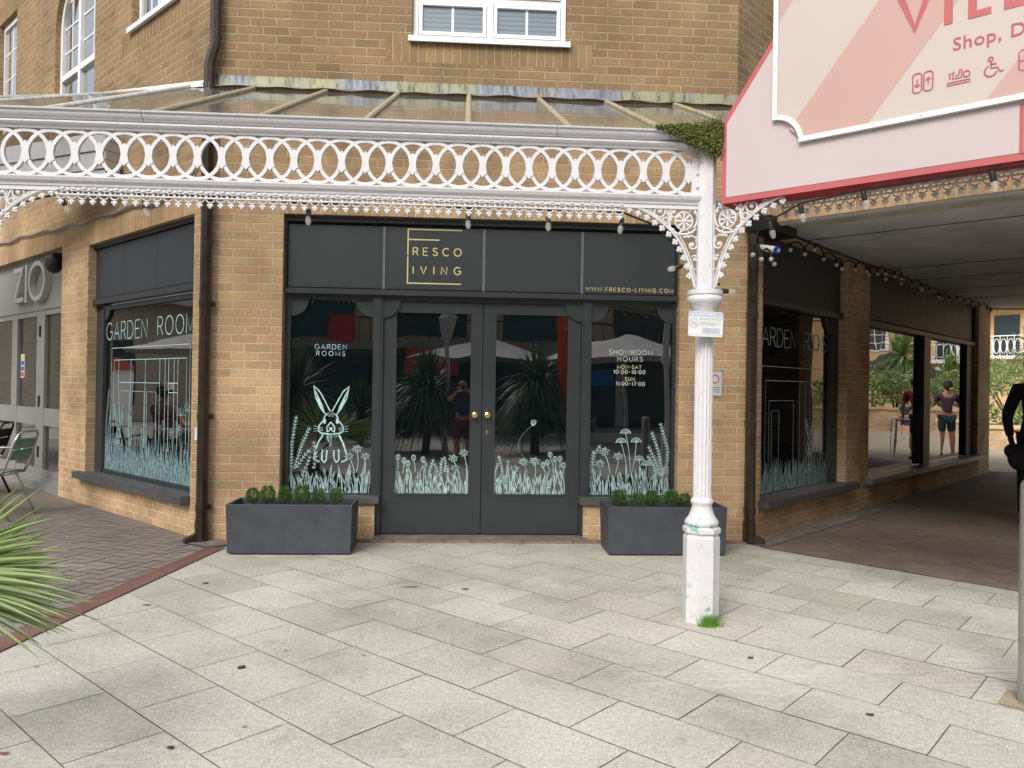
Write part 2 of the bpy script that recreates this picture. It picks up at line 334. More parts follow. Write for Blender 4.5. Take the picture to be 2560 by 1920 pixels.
def lichen():
    mt, n, b, o = newmat("lichened_glazing_bar"); v = tc(n); k = noise(n, v, 42, 6, .8)
    n.links.new(ramp(n, k, [(.34, lin(60, 54, 44)), (.42, lin(150, 146, 130)), (.5, lin(166, 160, 140)), (.56, lin(150, 120, 46)), (.66, lin(92, 76, 40))]), b.inputs['Base Color'])
    b.inputs['Roughness'].default_value = .9; bump(n, b, k, .7, .006); return mt
M_lich = lichen()
def glassmat(name, k=2.4, add=.03, tint=(1, 1, 1, 1), base=(.004, .005, .006, 1)):
    """dark shop glass: a dark room behind, a mirror image of the street on it"""
    mt, n, b, o = newmat(name); b.inputs['Base Color'].default_value = base; b.inputs['Roughness'].default_value = .5; b.inputs['Specular IOR Level'].default_value = 0
    gl = N(n, 'BsdfGlossy', Roughness=0.0); gl.inputs['Color'].default_value = tint
    fz = N(n, 'Fresnel', IOR=1.5); ma = n.nodes.new('ShaderNodeMath'); ma.operation = 'MULTIPLY_ADD'; ma.use_clamp = True
    n.links.new(fz.outputs[0], ma.inputs[0]); ma.inputs[1].default_value = k; ma.inputs[2].default_value = add
    bp = N(n, 'Bump', Strength=.04, Distance=.05); n.links.new(noise(n, tc(n), 1.7, 1), bp.inputs['Height']); n.links.new(bp.outputs[0], gl.inputs['Normal'])
    mx = n.nodes.new('ShaderNodeMixShader'); n.links.new(ma.outputs[0], mx.inputs[0]); n.links.new(b.outputs[0], mx.inputs[1]); n.links.new(gl.outputs[0], mx.inputs[2])
    n.links.new(mx.outputs[0], o.inputs[0]); return mt
M_glass = glassmat("shop_glass", 3.0, .05, base=(.003, .006, .008, 1)); M_glassL = glassmat('left_shop_glass', 1.7, .03); M_glassT = glassmat("passage_glass", 2.0, .0); M_glassT1 = glassmat("near_passage_glass", 1.1, .0); M_glassU = glassmat("upper_window_glass", 3, .12, base=(.05, .06, .07, 1))
M_glassZ = glassmat("cafe_glass", 2.0, .03, base=(.014, .011, .009, 1))
def roofglass():
    mt, n, b, o = newmat("dirty_roof_glass"); v = tc(n)
    n.links.new(ramp(n, noise(n, v, 3, 6, .7), [(.35, lin(134, 138, 134)), (.7, lin(176, 178, 172))]), b.inputs['Base Color']); b.inputs['Roughness'].default_value = .8
    tr = N(n, 'BsdfTransparent'); tr.inputs[0].default_value = (.96, .97, .96, 1)
    mx = n.nodes.new('ShaderNodeMixShader'); mx.inputs[0].default_value = .29
    n.links.new(tr.outputs[0], mx.inputs[1]); n.links.new(b.outputs[0], mx.inputs[2])
    gl = N(n, 'BsdfGlossy', Roughness=.06); gl.inputs['Color'].default_value = (.9, .92, .92, 1); fz = N(n, 'Fresnel', IOR=1.45)
    bp = N(n, 'Bump', Strength=.1, Distance=.05); n.links.new(noise(n, v, 2.5, 2), bp.inputs['Height']); n.links.new(bp.outputs[0], gl.inputs['Normal'])
    m2 = n.nodes.new('ShaderNodeMixShader'); n.links.new(fz.outputs[0], m2.inputs[0]); n.links.new(mx.outputs[0], m2.inputs[1]); n.links.new(gl.outputs[0], m2.inputs[2])
    n.links.new(m2.outputs[0], o.inputs[0]); return mt
M_roof = roofglass()
def bulbmat():
    mt, n, b, o = newmat("clear_bulb_glass"); b.inputs['Base Color'].default_value = (.72, .72, .66, 1); b.inputs['Roughness'].default_value = .15
    tr = N(n, 'BsdfTransparent'); mx = n.nodes.new('ShaderNodeMixShader'); mx.inputs[0].default_value = .25
    n.links.new(tr.outputs[0], mx.inputs[1]); n.links.new(b.outputs[0], mx.inputs[2]); n.links.new(mx.outputs[0], o.inputs[0]); return mt
M_bulb = bulbmat()
def leafmat(name, c1, c2, rough=.4):
    mt, n, b, o = newmat(name); ge = n.nodes.new('ShaderNodeNewGeometry')
    n.links.new(ramp(n, ge.outputs['Random Per Island'], [(0, c1), (1, c2)]), b.inputs['Base Color']); b.inputs['Roughness'].default_value = rough
    t = N(n, 'BsdfTranslucent'); t.inputs[0].default_value = tuple(x * 1.2 for x in c2[:3]) + (1,)
    mx = n.nodes.new('ShaderNodeMixShader'); mx.inputs[0].default_value = .25
    n.links.new(b.outputs[0], mx.inputs[1]); n.links.new(t.outputs[0], mx.inputs[2]); n.links.new(mx.outputs[0], o.inputs[0]); return mt
M_box = leafmat("box_leaf", (.05, .13, .04, 1), (.18, .34, .09, 1)); M_palm = leafmat("palm_leaf", (.06, .11, .025, 1), (.30, .40, .13, 1))
M_palmd = leafmat("dark_palm_leaf", (.03, .06, .02, 1), (.10, .15, .05, 1)); M_sedum = leafmat("sedum_leaf", (.06, .12, .02, 1), (.24, .26, .07, 1)); M_sedumr = leafmat("reddish_sedum_leaf", (.2, .1, .05, 1), (.3, .2, .1, 1))
M_shrub = leafmat("courtyard_leaf", (.05, .11, .025, 1), (.36, .46, .18, 1)); M_grass = leafmat("grass_blade", (.08, .22, .02, 1), (.2, .38, .06, 1))
M_dryleaf = plain("dry_leaf", lin(88, 66, 50), .9, var=.3)
# ---------------------------------------------------------------- ground
def clip(poly, conv):
    out = poly
    for i in range(len(conv)):
        a, b = conv[i], conv[(i + 1) % len(conv)]; inp = out; out = []
        if not inp: return []
        sd_ = lambda p: (b[0] - a[0]) * (p[1] - a[1]) - (b[1] - a[1]) * (p[0] - a[0])
        for j in range(len(inp)):
            p, q = inp[j - 1], inp[j]; sp, sq = sd_(p), sd_(q)
            if sq >= 0:
                if sp < 0: t = sp / (sp - sq); out.append((p[0] + (q[0] - p[0]) * t, p[1] + (q[1] - p[1]) * t))
                out.append(q)
            elif sp >= 0: t = sp / (sp - sq); out.append((p[0] + (q[0] - p[0]) * t, p[1] + (q[1] - p[1]) * t))
    return out
def flat(mb, poly, z): mb.add([(x, y, z) for x, y in poly], [tuple(range(len(poly)))], [[(x, y) for x, y in poly]])
def sheet(name, poly, z, mt):
    mb = MB(); flat(mb, poly, z); return mb.build(name, mt, kind='structure')
sheet("ground", [(-120, -120), (120, -120), (120, 120), (-120, 120)], -.02, M_tarm)
sheet("paving_joint_bed", [(-14, -18), (16, -18), (30, 30), (-14, 14)], -.008, M_joint)
# slabs, rows at 45 degrees
A_ = (-2.05, -.2); D_ = (-3.5, -11.5)
slab_poly = [D_, (4, -17), (14, -16), (14, -12.6), (2.66, -.03), (2.5, 0.0), (-2.05, 0.0)]
mb = MB(); q2 = sqrt(.5); PW, PL_ = .374, .568; gp = .0026
for i in range(-10, 46):
    u0_ = -.871 - PW * i
    off = -2.71 if i % 2 == 0 else -2.71 + PL_ / 2 + .0
    for j in range(-50, 16):
        v0_ = off + PL_ * j
        q = [(u0_ - gp, v0_ + gp), (u0_ - PW + gp, v0_ + gp), (u0_ - PW + gp, v0_ + PL_ - gp), (u0_ - gp, v0_ + PL_ - gp)]
        xy = [((a - b) * q2, (a + b) * q2) for a, b in q]
        if (xy[1][0] - xy[0][0]) * (xy[2][1] - xy[0][1]) - (xy[1][1] - xy[0][1]) * (xy[2][0] - xy[0][0]) < 0: xy = xy[::-1]
        c_ = clip(xy, slab_poly)
        if len(c_) > 2: flat(mb, c_, rnd.uniform(-.0006, .0006))
mb.build("slab_pavement", M_slab, kind='structure')
def herring(name, poly, ang, mt, z, w_=.1, ox=0, oy=0, R_=60):
    mb = MB(); ca, sa = cos(R(ang)), sin(R(ang)); gp = .0048
    cx = sum(p[0] for p in poly) / len(poly); cy = sum(p[1] for p in poly) / len(poly)
    for i in range(-R_, R_):
        for j in range(-R_ // 2, R_ // 2):
            bx, by = (i + 4 * j) - 0, i
            for x0, y0, a, b in ((bx, by, 2, 1), (bx, by + 1, 1, 2)):
                q = [(x0 * w_ + gp, y0 * w_ + gp), ((x0 + a) * w_ - gp, y0 * w_ + gp), ((x0 + a) * w_ - gp, (y0 + b) * w_ - gp), (x0 * w_ + gp, (y0 + b) * w_ - gp)]
                xy = [(cx + ox + x * ca - y * sa, cy + oy + x * sa + y * ca) for x, y in q]
                c_ = clip(xy, poly)
                if len(c_) > 2: flat(mb, c_, z + rnd.uniform(-.0012, .0012))
    return mb.build(name, mt, kind='structure')
herring("cafe_block_paving", [(-2.09, -.25), (-2.25, 0), (-9.3, 7.3), (-10.2, 5), (-5, -6), (-2.88, -6.2)], -24, M_block, .002, R_=110)
red_poly = [(2.62, -.24), (5.8, -3.9), (14.6, 4.6), (9.5, 6.45), (2.68, .02)]
herring("passage_block_paving", red_poly, 43.5, M_red, .006, R_=110)
sheet("passage_joint_bed", red_poly, .003, M_joint)
sheet("brick_red_channel", [(-2.11, -.30), (-3.36, -9.6), (-3.21, -9.6), (-1.96, -.30)], .008, M_strip)
sheet("passage_wall_fillet", [(2.60, -.16), (2.72, -.20), (9.6, 6.33), (9.5, 6.46)], .012, M_cem)
sheet("left_corner_fillet", [(-2.42, -.10), (-2.12, -.32), (-1.92, -.22), (-1.92, -.02), (-2.25, -.02)], .012, M_cem)
mb = MB()
for i in range(20):
    x0 = -1.95 + i * .2255
    mb.box(FA, x0 + .004, x0 + .2215, .0, .085, -.01, .022 + rnd.uniform(-.002, .002))
mb.build("threshold_brick_course", M_red, kind='structure')
mb = MB(); mb.box(FA, -.78, 1.12, -.16, -.004, 0, .035); mb.build("door_threshold", M_cem, kind='structure')
sheet("courtyard_paving", [(9.45, 6.45), (15.2, 4.2), (60, 20), (40, 60), (-4, 30), (6, 10.3)], .004, plain("beige_courtyard_paving", lin(172, 160, 138), .9, var=.12, sc=2, bst=.1))

# ---------------------------------------------------------------- the corner building
bld = thing("brick_building", "buff brick corner building with a dark grey shopfront and white framed upper windows", "building", (.16, 0, 0))
def wallmesh(mb, fr, x0, x1, z0, z1, holes=(), sold=(), depth=.12, o=0, mats=(0, 1)):
    """brick face with openings (x0,x1,z0,z1) that get brick reveals, and soldier bands"""
    xs = sorted({x0, x1} | {min(max(v, x0), x1) for h in list(holes) + list(sold) for v in h[:2]})
    zs = sorted({z0, z1} | {min(max(v, z0), z1) for h in list(holes) + list(sold) for v in h[2:4]})
    for a, b in zip(xs, xs[1:]):
        for c, d in zip(zs, zs[1:]):
            mx_, mz = (a + b) / 2, (c + d) / 2
            if any(h[0] < mx_ < h[1] and h[2] < mz < h[3] for h in holes): continue
            s_ = [h for h in sold if h[0] < mx_ < h[1] and h[2] < mz < h[3]]
            if s_: zz = s_[0][2]; uv = [(c - zz + .007, a), (c - zz + .007, b), (d - zz + .007, b), (d - zz + .007, a)]; k = mats[1]
            else: uv = [(a, c), (b, c), (b, d), (a, d)]; k = mats[0]
            mb.quad(fr(a, o, c), fr(b, o, c), fr(b, o, d), fr(a, o, d), uv, k)
    for a, b, c, d in holes:
        k = mats[0]
        if a > x0: mb.quad(fr(a, o, c), fr(a, o, d), fr(a, o - depth, d), fr(a, o - depth, c), [(.1, c), (.1, d), (.1 + depth, d), (.1 + depth, c)], k)
        if b < x1: mb.quad(fr(b, o, c), fr(b, o - depth, c), fr(b, o - depth, d), fr(b, o, d), [(.1, c), (.1 + depth, c), (.1 + depth, d), (.1, d)], k)
        if d < z1: mb.quad(fr(a, o, d), fr(b, o, d), fr(b, o - depth, d), fr(a, o - depth, d), [(.01, a), (.01, b), (.01 + depth, b), (.01 + depth, a)], mats[1])
        if c > z0: mb.quad(fr(a, o, c), fr(a, o - depth, c), fr(b, o - depth, c), fr(b, o, c), [(a, .1), (a, .1 + depth), (b, .1 + depth), (b, .1)], k)
WM = [M_brick, M_soldier, M_ubrick, M_usoldier]
# facade below the canopy: opening -1.60..1.92, low walls under the side windows
mb = MB()
wallmesh(mb, FA, -2.25, 2.57, -.02, 3.97, [(-1.60, 1.93, -.03, 2.865)], [(-1.68, 2.01, 2.865, 3.08)])
wallmesh(mb, FA, -1.60, -.775, -.02, .335, o=-.02); wallmesh(mb, FA, 1.085, 1.93, -.02, .335, o=-.02)
mb.quad(FA(-.775, -.02, 0), FA(-.775, -.16, 0), FA(-.775, -.16, .335), FA(-.775, -.02, .335), [(0, 0), (.14, 0), (.14, .335), (0, .335)])
mb.quad(FA(1.085, -.16, 0), FA(1.085, -.02, 0), FA(1.085, -.02, .335), FA(1.085, -.16, .335), [(0, 0), (.14, 0), (.14, .335), (0, .335)])
mb.build("front_wall", WM, bld)
mb = MB()
wallmesh(mb, FA, -2.25, 2.43, 3.97, 8.2, [(-.51, .865, 4.45, 5.75)], [(-.74, 1.10, 4.235, 4.45), (-.74, 1.1, 5.75, 5.965)], depth=.09, mats=(2, 3))
mb.build("front_upper_wall", WM, bld)
# left wing
mb = MB()
wallmesh(mb, FL, -9.5, 0, -.02, 4.0, [(-2.80, -.25, .30, 2.88), (-8.8, -3.64, -.03, 2.96)], [(-9.2, -.28, 2.96, 3.175), (-2.9, -.4, 2.88, 2.96)], depth=.13)
mb.build("left_wing_wall", WM, bld)
mb = MB(); AX0, AX1, ASP, AR = -4.02, -2.72, 5.60, .65
wallmesh(mb, FL, -9.5, 0, 4.0, 8.2, [(AX0, AX1, 4.45, ASP + AR + .05), (-6.40, -5.58, 4.8, 6.40), (-1.72, -.62, 4.95, 6.4)], [(-6.6, -5.4, 6.4, 6.615), (-1.95, -.42, 4.735, 4.95), (-4.6, -4.55, 4, 8.2), (-.02, 0, 4, 8)], depth=.12, mats=(2, 3))
cxa = (AX0 + AX1) / 2; pa = [(cxa + AR * cos(pi - pi * i / 16), ASP + AR * sin(pi * i / 16)) for i in range(17)]
for i in range(16):
    a, b = pa[i], pa[i + 1]; top = ASP + AR + .05
    mb.quad(FL(a[0], 0, a[1]), FL(b[0], 0, b[1]), FL(b[0], 0, top), FL(a[0], 0, top), [a, b, (b[0], top), (a[0], top)], 2)
    mb.quad(FL(a[0], 0, a[1]), FL(a[0], -.12, a[1]), FL(b[0], -.12, b[1]), FL(b[0], 0, b[1]), [(.01, i * .13), (.13, i * .13), (.13, i * .13 + .13), (.01, i * .13 + .13)], 3)
mb.build("left_wing_upper_wall", WM, bld)
# right wing (left side of the passage)
mb = MB()
wallmesh(mb, FR, 0, 9.36, -.02, 4.0, [(.27, 2.43, .30, 2.88), (3.16, 8.52, .30, 2.88)], depth=.13)
mb.quad(FR(9.36, 0, -.02), FR(9.36, -.5, -.02), FR(9.36, -.5, 4), FR(9.36, 0, 4), [(0, 0), (.5, 0), (.5, 4), (0, 4)])
mb.build("passage_wall", WM, bld)
mb = MB(); wallmesh(mb, FU, 0, 9, 3.97, 8.2, [(1.45, 2.5, 3.98, 6.3)], depth=.2, mats=(2, 3)); mb.quad(FU(1.45, -.2, 3.98), FU(2.5, -.2, 3.98), FU(2.5, -.2, 6.3), FU(1.45, -.2, 6.3), None, 2)
mb.build("right_upper_wall", WM, bld)
mb = MB(); mb.box(FU, 1.47, 2.48, -.19, -.14, 3.98, 6.28); mb.build("balcony_door", plain("deep_brown_joinery", (.018, .012, .012, 1), .4), bld)
mb = MB()   # roof slab and back wall keep the rooms dark
mb.add([FL(-9.5, -.3, 8.2), FL(0, -.3, 8.2), FU(0, -.3, 8.2), FU(9, -.3, 8.2), (2, 14, 8.2)], [(0, 1, 2, 3, 4)]); mb.build("flat_roof", M_cem, bld)
# passage: lintel, right pier, ceiling
mb = MB()
wallmesh(mb, FP, 0, 4.2, 2.88, 3.85, [], [(0, 4.2, 2.88, 3.095)])
wallmesh(mb, FP, 4.2, 5.4, -.02, 3.85); mb.quad(FP(4.2, 0, 0), FP(4.2, -9, 0), FP(4.2, -9, 3), FP(4.2, 0, 3), [(0, 0), (9, 0), (9, 3), (0, 3)])
mb.quad(FP(0, 0, 2.88), FP(4.2, 0, 2.88), FP(4.2, -.12, 2.88), FP(0, -.12, 2.88), [(0, 0), (0, 4), (.1, 4), (.1, 0)])
mb.build("passage_lintel_wall", WM, bld)
mb = MB(); mb.add([FP(-.12, -.12, 2.93), FP(4.3, -.12, 2.93), FP(4.3, -9.55, 2.93), FP(-.4, -9.55, 2.93)], [(3, 2, 1, 0)]); mb.add([FP(-.12, -9.55, 2.93), FP(4.3, -9.55, 2.93), FP(4.3, -9.55, 3.9), FP(-.4, -9.55, 3.9)], [(0, 1, 2, 3)]); mb.build("passage_ceiling", M_ceil, bld)
mb = MB(); wallmesh(mb, Fr(*FR(8.7, 2.95, 0)[:2], -46), 0, .85, -.02, 2.93); mb.box(Fr(*FR(8.7, 2.95, 0)[:2], -46), 0, .85, -.7, -.01, 0, 2.93); mb.build("passage_pier", WM, bld)
mb = MB()
for o in (-1.25, -3.7, -4.9, -6.2, -7.6): mb.box(FP, -.1, 4.2, o - .004, o + .004, 2.924, 2.931)
mb.build("ceiling_joint", M_blackgap, bld)
mb = MB(); mb.box(FP, .02, 4.2, -.42, -.10, 2.885, 2.93); mb.build("cream_soffit_board", M_cream, bld)
mb = MB(); mb.box(FP, .02, 4.2, -.105, -.02, 2.862, 2.882); mb.build("white_lintel_trim", M_iron, bld)
mb = MB(); mb.add([FP(-.1, 0, 3.86), FP(5.4, 0, 3.86), FP(5.4, -9.5, 3.86), FP(-.1, -9.5, 3.86)], [(0, 1, 2, 3)]); mb.build("terrace", M_cem, bld)
mb = MB(); mb.box(FR, -.10, .45, .0, .24, 2.80, 2.925); mb.build("black_conduit_box", M_black, bld)
# balcony railing over the passage
mb = MB(); a0, a1 = FP(.25, -.30, 0), FP(4.5, -.30, 0)
bal = []
for zz in (4.90, 4.0): mb.tube([a0 + Vector((0, 0, zz)), a1 + Vector((0, 0, zz))], .022, 4)
k = 0
while k < 14:
    p = a0.lerp(a1, k / 13); mb.tube([p + Vector((0, 0, 3.86)), p + Vector((0, 0, 4.9))], .02, 4)
    if k < 13:
        p2 = a0.lerp(a1, (k + 1) / 13); c_ = (p + p2) / 2; dd = (a1 - a0).normalized()
        mb.tube([c_ + dd * .11 * cos(t * pi / 6) + Vector((0, 0, 4.45 + .22 * sin(t * pi / 6))) for t in range(13)], .012, 4)
    k += 1
mb.build("balcony_railing", M_upvc, bld)

# ---- parts common to the shop windows
def frame(mb, fr, x0, x1, z0, z1, t, o0, o1, tb=None):
    tb = t if tb is None else tb
    mb.box(fr, x0, x0 + t, o0, o1, z0, z1); mb.box(fr, x1 - t, x1, o0, o1, z0, z1)
    mb.box(fr, x0 + t, x1 - t, o0, o1, z1 - t, z1); mb.box(fr, x0 + t, x1 - t, o0, o1, z0, z0 + tb)
def pane(fr, x0, x1, z0, z1, o, mt, parent, name="glass_pane"):
    mb = MB(); mb.box(fr, x0, x1, o - .006, o, z0, z1); return mb.build(name, mt, parent)
def spandrel(mb, fr, x, z, r, dirx, o0, o1):
    mb.prism(fr, [(x, z)] + [(x + dirx * r * cos(R(a)), z - r * sin(R(a))) for a in range(0, 91, 10)], o0, o1)

# ---- window art --------------------------------------------------
def blade(mb, fr, x, z, h, lean, o, w_=.0052, wid=.015, r=rnd):
    n = 7; L, Rr = [], []
    for i in range(n + 1):
        t = i / n; cx = x + lean * t * t; hw = wid * sin(pi * min(1, .22 + .78 * t)) * (1 - t ** 3); zz = z + h * t
        L.append((cx - hw, zz)); Rr.append((cx + hw, zz))
    mb.ribbon(fr, L, w_, o); mb.ribbon(fr, Rr, w_, o)
    if r.random() < .45: mb.ribbon(fr, [(x + lean * t * t * .9, z + h * t) for t in (0, .3, .6, .8)], w_ * .8, o, .001)
def wheat(mb, fr, pts, o, sz=.024, step=.027):
    mb.ribbon(fr, pts, .004, o); tot = 0; last = pts[0]; acc = 0
    seg = []
    for a, b in zip(pts, pts[1:]):
        l = sqrt((b[0] - a[0]) ** 2 + (b[1] - a[1]) ** 2); k = int(max(1, l / step)); ux, uz = (b[0] - a[0]) / l, (b[1] - a[1]) / l
        for i in range(k):
            x, z = a[0] + (b[0] - a[0]) * i / k, a[1] + (b[1] - a[1]) * i / k
            for s_ in (-1, 1):
                ex, ez = x + ux * sz * .8 - s_ * uz * sz * .75, z + uz * sz * .8 + s_ * ux * sz * .75
                mb.ribbon(fr, [(x, z), ((x + ex) / 2, (z + ez) / 2), (ex, ez)], .0078, o, .003)
def curve(p0, p1, bend, n=10):
    dx, dz = p1[0] - p0[0], p1[1] - p0[1]
    return [(p0[0] + dx * t - dz * bend * 4 * t * (1 - t), p0[1] + dz * t + dx * bend * 4 * t * (1 - t)) for t in [i / n for i in range(n + 1)]]
def daffodil(mb, fr, x, z, r_, o, base=None):
    for k in range(6):
        a = pi * 2 * k / 6 + .3; tx, tz = x + r_ * cos(a), z + r_ * .75 * sin(a); px, pz = -sin(a) * r_ * .24, cos(a) * r_ * .2
        mx_, mz = x + r_ * .55 * cos(a), z + r_ * .42 * sin(a)
        mb.ribbon(fr, [(x, z), (mx_ + px, mz + pz), (tx, tz), (mx_ - px, mz - pz), (x, z)], .0045, o)
    mb.ribbon(fr, arc(x, z + r_ * .2, r_ * .28, r_ * .25, 0, 360, 8), .008, o)
    if base: mb.ribbon(fr, curve((x, z - r_ * .3), base, .06), .005, o)
def tulip(mb, fr, x, z, h, o, base):
    mb.ribbon(fr, arc(x, z, h * .42, h * .55, 90, 450, 10), .0045, o); mb.ribbon(fr, arc(x, z, h * .14, h * .5, 90, 450, 8), .0035, o)
    mb.ribbon(fr, curve((x, z - h * .55), base, .05), .0045, o)
def allium(mb, fr, x, z, r_, o, base):
    for a in range(10, 171, 20):
        e = (x + r_ * cos(R(a)), z + r_ * .9 * sin(R(a))); mb.ribbon(fr, [(x, z), e], .0035, o); mb.ribbon(fr, arc(e[0], e[1], .004, .004, 0, 360, 5), .006, o)
    mb.ribbon(fr, curve((x, z), base, .03), .0045, o)
def meadow(mb, fr, x0, x1, z0, o, hb=.22, seed=1, dens=.021):
    r = random.Random(seed); x = x0 + .008
    while x < x1 - .006:
        h = hb * r.uniform(.55, 1.15); ln = r.uniform(-.05, .05)
        ln = max(x0 + .01 - x, min(x1 - .01 - x, ln)); blade(mb, fr, x, z0, h, ln, o, wid=r.uniform(.006, .015), r=r); x += dens * r.uniform(.6, 1.4)
def rough(pts, amp, r, sub=3):
    out = []
    for a, b in zip(pts, pts[1:]):
        for i in range(sub): t = i / sub; out.append((a[0] + (b[0] - a[0]) * t + r.uniform(-amp, amp), a[1] + (b[1] - a[1]) * t + r.uniform(-amp, amp)))
    return out + [pts[-1]]
def hare(mb, fr, X, Z, S, o, sx=1):
    """sitting hare drawn in outline; X,Z the middle of its head, S metres per unit"""
    r = random.Random(3); P = lambda l: [(X + a * S * sx, Z + b * S) for a, b in l]
    wd = .0085
    for s_ in (-1, 1):
        ear = [(.30 * s_, .35), (.42 * s_, .9), (.75 * s_, 1.6), (1.18 * s_, 2.25), (.95 * s_, 1.75), (.55 * s_, 1.25), (.08 * s_, .75)]
        ear = [(s_ * .28, .55), (s_ * .62, .95), (s_ * .98, 1.65), (s_ * 1.12, 2.45), (s_ * .72, 2.05), (s_ * .35, 1.35), (s_ * .05, .8)]
        mb.ribbon(fr, rough(P(ear), .004 * S * 4, r), wd * 1.3, o)
        a, b = P([(s_ * .42, .78)])[0], P([(s_ * 1.0, 2.1)])[0]
        mb.prism(fr, P([(s_ * .40, .72), (s_ * .52, 1.15), (s_ * 1.0, 2.15), (s_ * .80, 1.3), (s_ * .5, .75)]) if s_ > 0 else P([(s_ * .40, .72), (s_ * .52, 1.15), (s_ * 1.0, 2.15), (s_ * .80, 1.3), (s_ * .5, .75)])[::-1], o - .0006, o + .0007)
        mb.ribbon(fr, rough(P([(s_ * .12, .72), (s_ * .4, .5), (s_ * .47, .2), (s_ * .75, -.1), (s_ * .8, -.45), (s_ * .55, -.62), (0, -.66)]), .004 * S * 3, r), wd * 1.5, o)
        mb.prism(fr, [(X + sx * s_ * S * .40 + .09 * S * cos(t), Z + .18 * S + .19 * S * sin(t)) for t in [k * pi / 5 for k in range(10)]], o - .0006, o + .0007)
        for k in range(3): mb.ribbon(fr, P([(s_ * .5, -.28 - .08 * k), (s_ * 1.1, -.12 - .18 * k)]), .003, o)
        mb.ribbon(fr, P([(0, -.35), (s_ * .18, -.5)]), wd, o)
        body = [(s_ * .5, -.7), (s_ * .8, -1.2), (s_ * 1.0, -1.9), (s_ * 1.05, -2.3), (s_ * .7, -2.45)]
        mb.ribbon(fr, rough(P(body), .005 * S * 4, r), wd * 1.8, o)
        mb.ribbon(fr, rough(P([(s_ * .52, -1.65), (s_ * .55, -2.3), (s_ * .38, -2.5), (s_ * .24, -2.25), (s_ * .22, -1.7)]), .004 * S * 4, r), wd * 1.5, o)
    mb.ribbon(fr, rough(P([(-.22, -.55), (-.25, -.2), (0, .12), (.25, -.2), (.22, -.55)]), .003 * S * 3, r), wd * 1.3, o)
    mb.prism(fr, P([(-.14, -.22), (.14, -.22), (.05, -.36), (-.05, -.36)])[::-1], o - .0006, o + .0007)
    for k in range(26):
        t = r.uniform(-.5, .5); mb.ribbon(fr, P([(t, -.75), (t * .55, -1.0 - .6 * (1 - abs(t) * 2) * r.random())]), wd * .8, o)
    for k in range(16):
        t = r.uniform(-.22, .22); mb.ribbon(fr, P([(t, .72), (t * .7, .45 + r.random() * .1)]), wd * .8, o)

# ---- front shopfront
OG = -.135                                   # glass face
fas = MB(); 
for i, (a, b) in enumerate(((-1.575, -.735), (-.728, .155), (.163, 1.045), (1.053, 1.905))): fas.box(FA, a, b, -.12, -.085, 2.235, 2.79)
fascia = fas.build("fascia_panel", M_anth2, bld)
mb = MB(); mb.box(FA, -1.60, 1.93, -.16, -.055, 2.815, 2.862); mb.box(FA, -1.60, 1.93, -.12, -.035, 2.845, 2.865)
mb.box(FA, -1.60, 1.93, -.16, -.045, 2.175, 2.222); mb.box(FA, -1.60, -1.58, -.16, -.06, 2.222, 2.815); mb.box(FA, 1.91, 1.93, -.16, -.06, 2.222, 2.815)
mb.build("fascia_frame", M_anth, bld)
mb = MB(); mb.box(FA, -1.58, 1.91, -.17, -.121, 2.222, 2.815); mb.build("fascia_backing", M_blackgap, bld)
for x in (-.7315, .159, 1.049): mb = MB(); mb.box(FA, x - .011, x + .011, -.12, -.078, 2.228, 2.79); mb.build("fascia_joint_strip", M_joinm, bld)
mb = MB(); o = -.0842; t_ = .011
for pts in ([(-.522, 2.545), (-.522, 2.772), (-.046, 2.772)], [(-.522, 2.681), (-.248, 2.681)], [(-.522, 2.523), (-.522, 2.290), (-.050, 2.290)]):
    for a, b in zip(pts, pts[1:]):
        x0, x1, z0, z1 = min(a[0], b[0]) - t_ / 2, max(a[0], b[0]) + t_ / 2, min(a[1], b[1]) - t_ / 2, max(a[1], b[1]) + t_ / 2
        mb.box(FA, x0, x1, o - .001, o + (.001 if a[0] == b[0] else .0015), z0, z1)
strokes(mb, FA, "RESCO", -.475, -.046, 2.542, .066, .010, o)
strokes(mb, FA, "IVING", -.475, -.050, 2.375, .066, .010, o)
strokes(mb, FA, "WWW.FRESCO-LIVING.COM", 1.087, 1.887, 2.258, .033, .0052, o)
mb.build("gold_lettering", M_gold, fascia)
# sills and low wall caps
mb = MB(); mb.box(FA, -1.60, -.735, -.16, .03, .335, .392); mb.build("window_sill", M_sill, bld)
mb = MB(); mb.box(FA, 1.045, 1.93, -.16, .03, .335, .392); mb.build("window_sill", M_sill, bld)
def sidewindow(x0, x1, gx0, gx1, nm):
    mb = MB(); mb.box(FA, x0, gx0, -.19, -.10, .392, 2.175); mb.box(FA, gx1, x1, -.19, -.10, .392, 2.175)
    mb.box(FA, gx0, gx1, -.19, -.10, 2.135, 2.175); mb.box(FA, gx0, gx1, -.19, -.105, .392, .402)
    spandrel(mb, FA, gx0, 2.135, .155, 1, -.13, -.112); spandrel(mb, FA, gx1, 2.135, .155, -1, -.13, -.112)
    f = mb.build("shop_window_frame", M_anth, bld)
    return pane(FA, gx0 - .005, gx1 + .005, .39, 2.14, OG, M_glass, f)
gl1 = sidewindow(-1.598, -.818, -1.548, -.820, 0); gl2 = sidewindow(1.145, 1.928, 1.150, 1.898, 0)
ot = OG + .003
mb = MB(); meadow(mb, FA, -1.545, -.825, .405, ot, .25, 11)
for p in ([(-1.53, .60), (-1.525, .85), (-1.49, 1.09)], [(-1.50, .62), (-1.44, .83), (-1.37, .99)], [(-1.48, .63), (-1.41, .74), (-1.36, .795)], [(-1.33, .62), (-1.31, .75), (-1.335, .87)], [(-1.43, .55), (-1.39, .65), (-1.36, .74)]): wheat(mb, FA, p, ot)
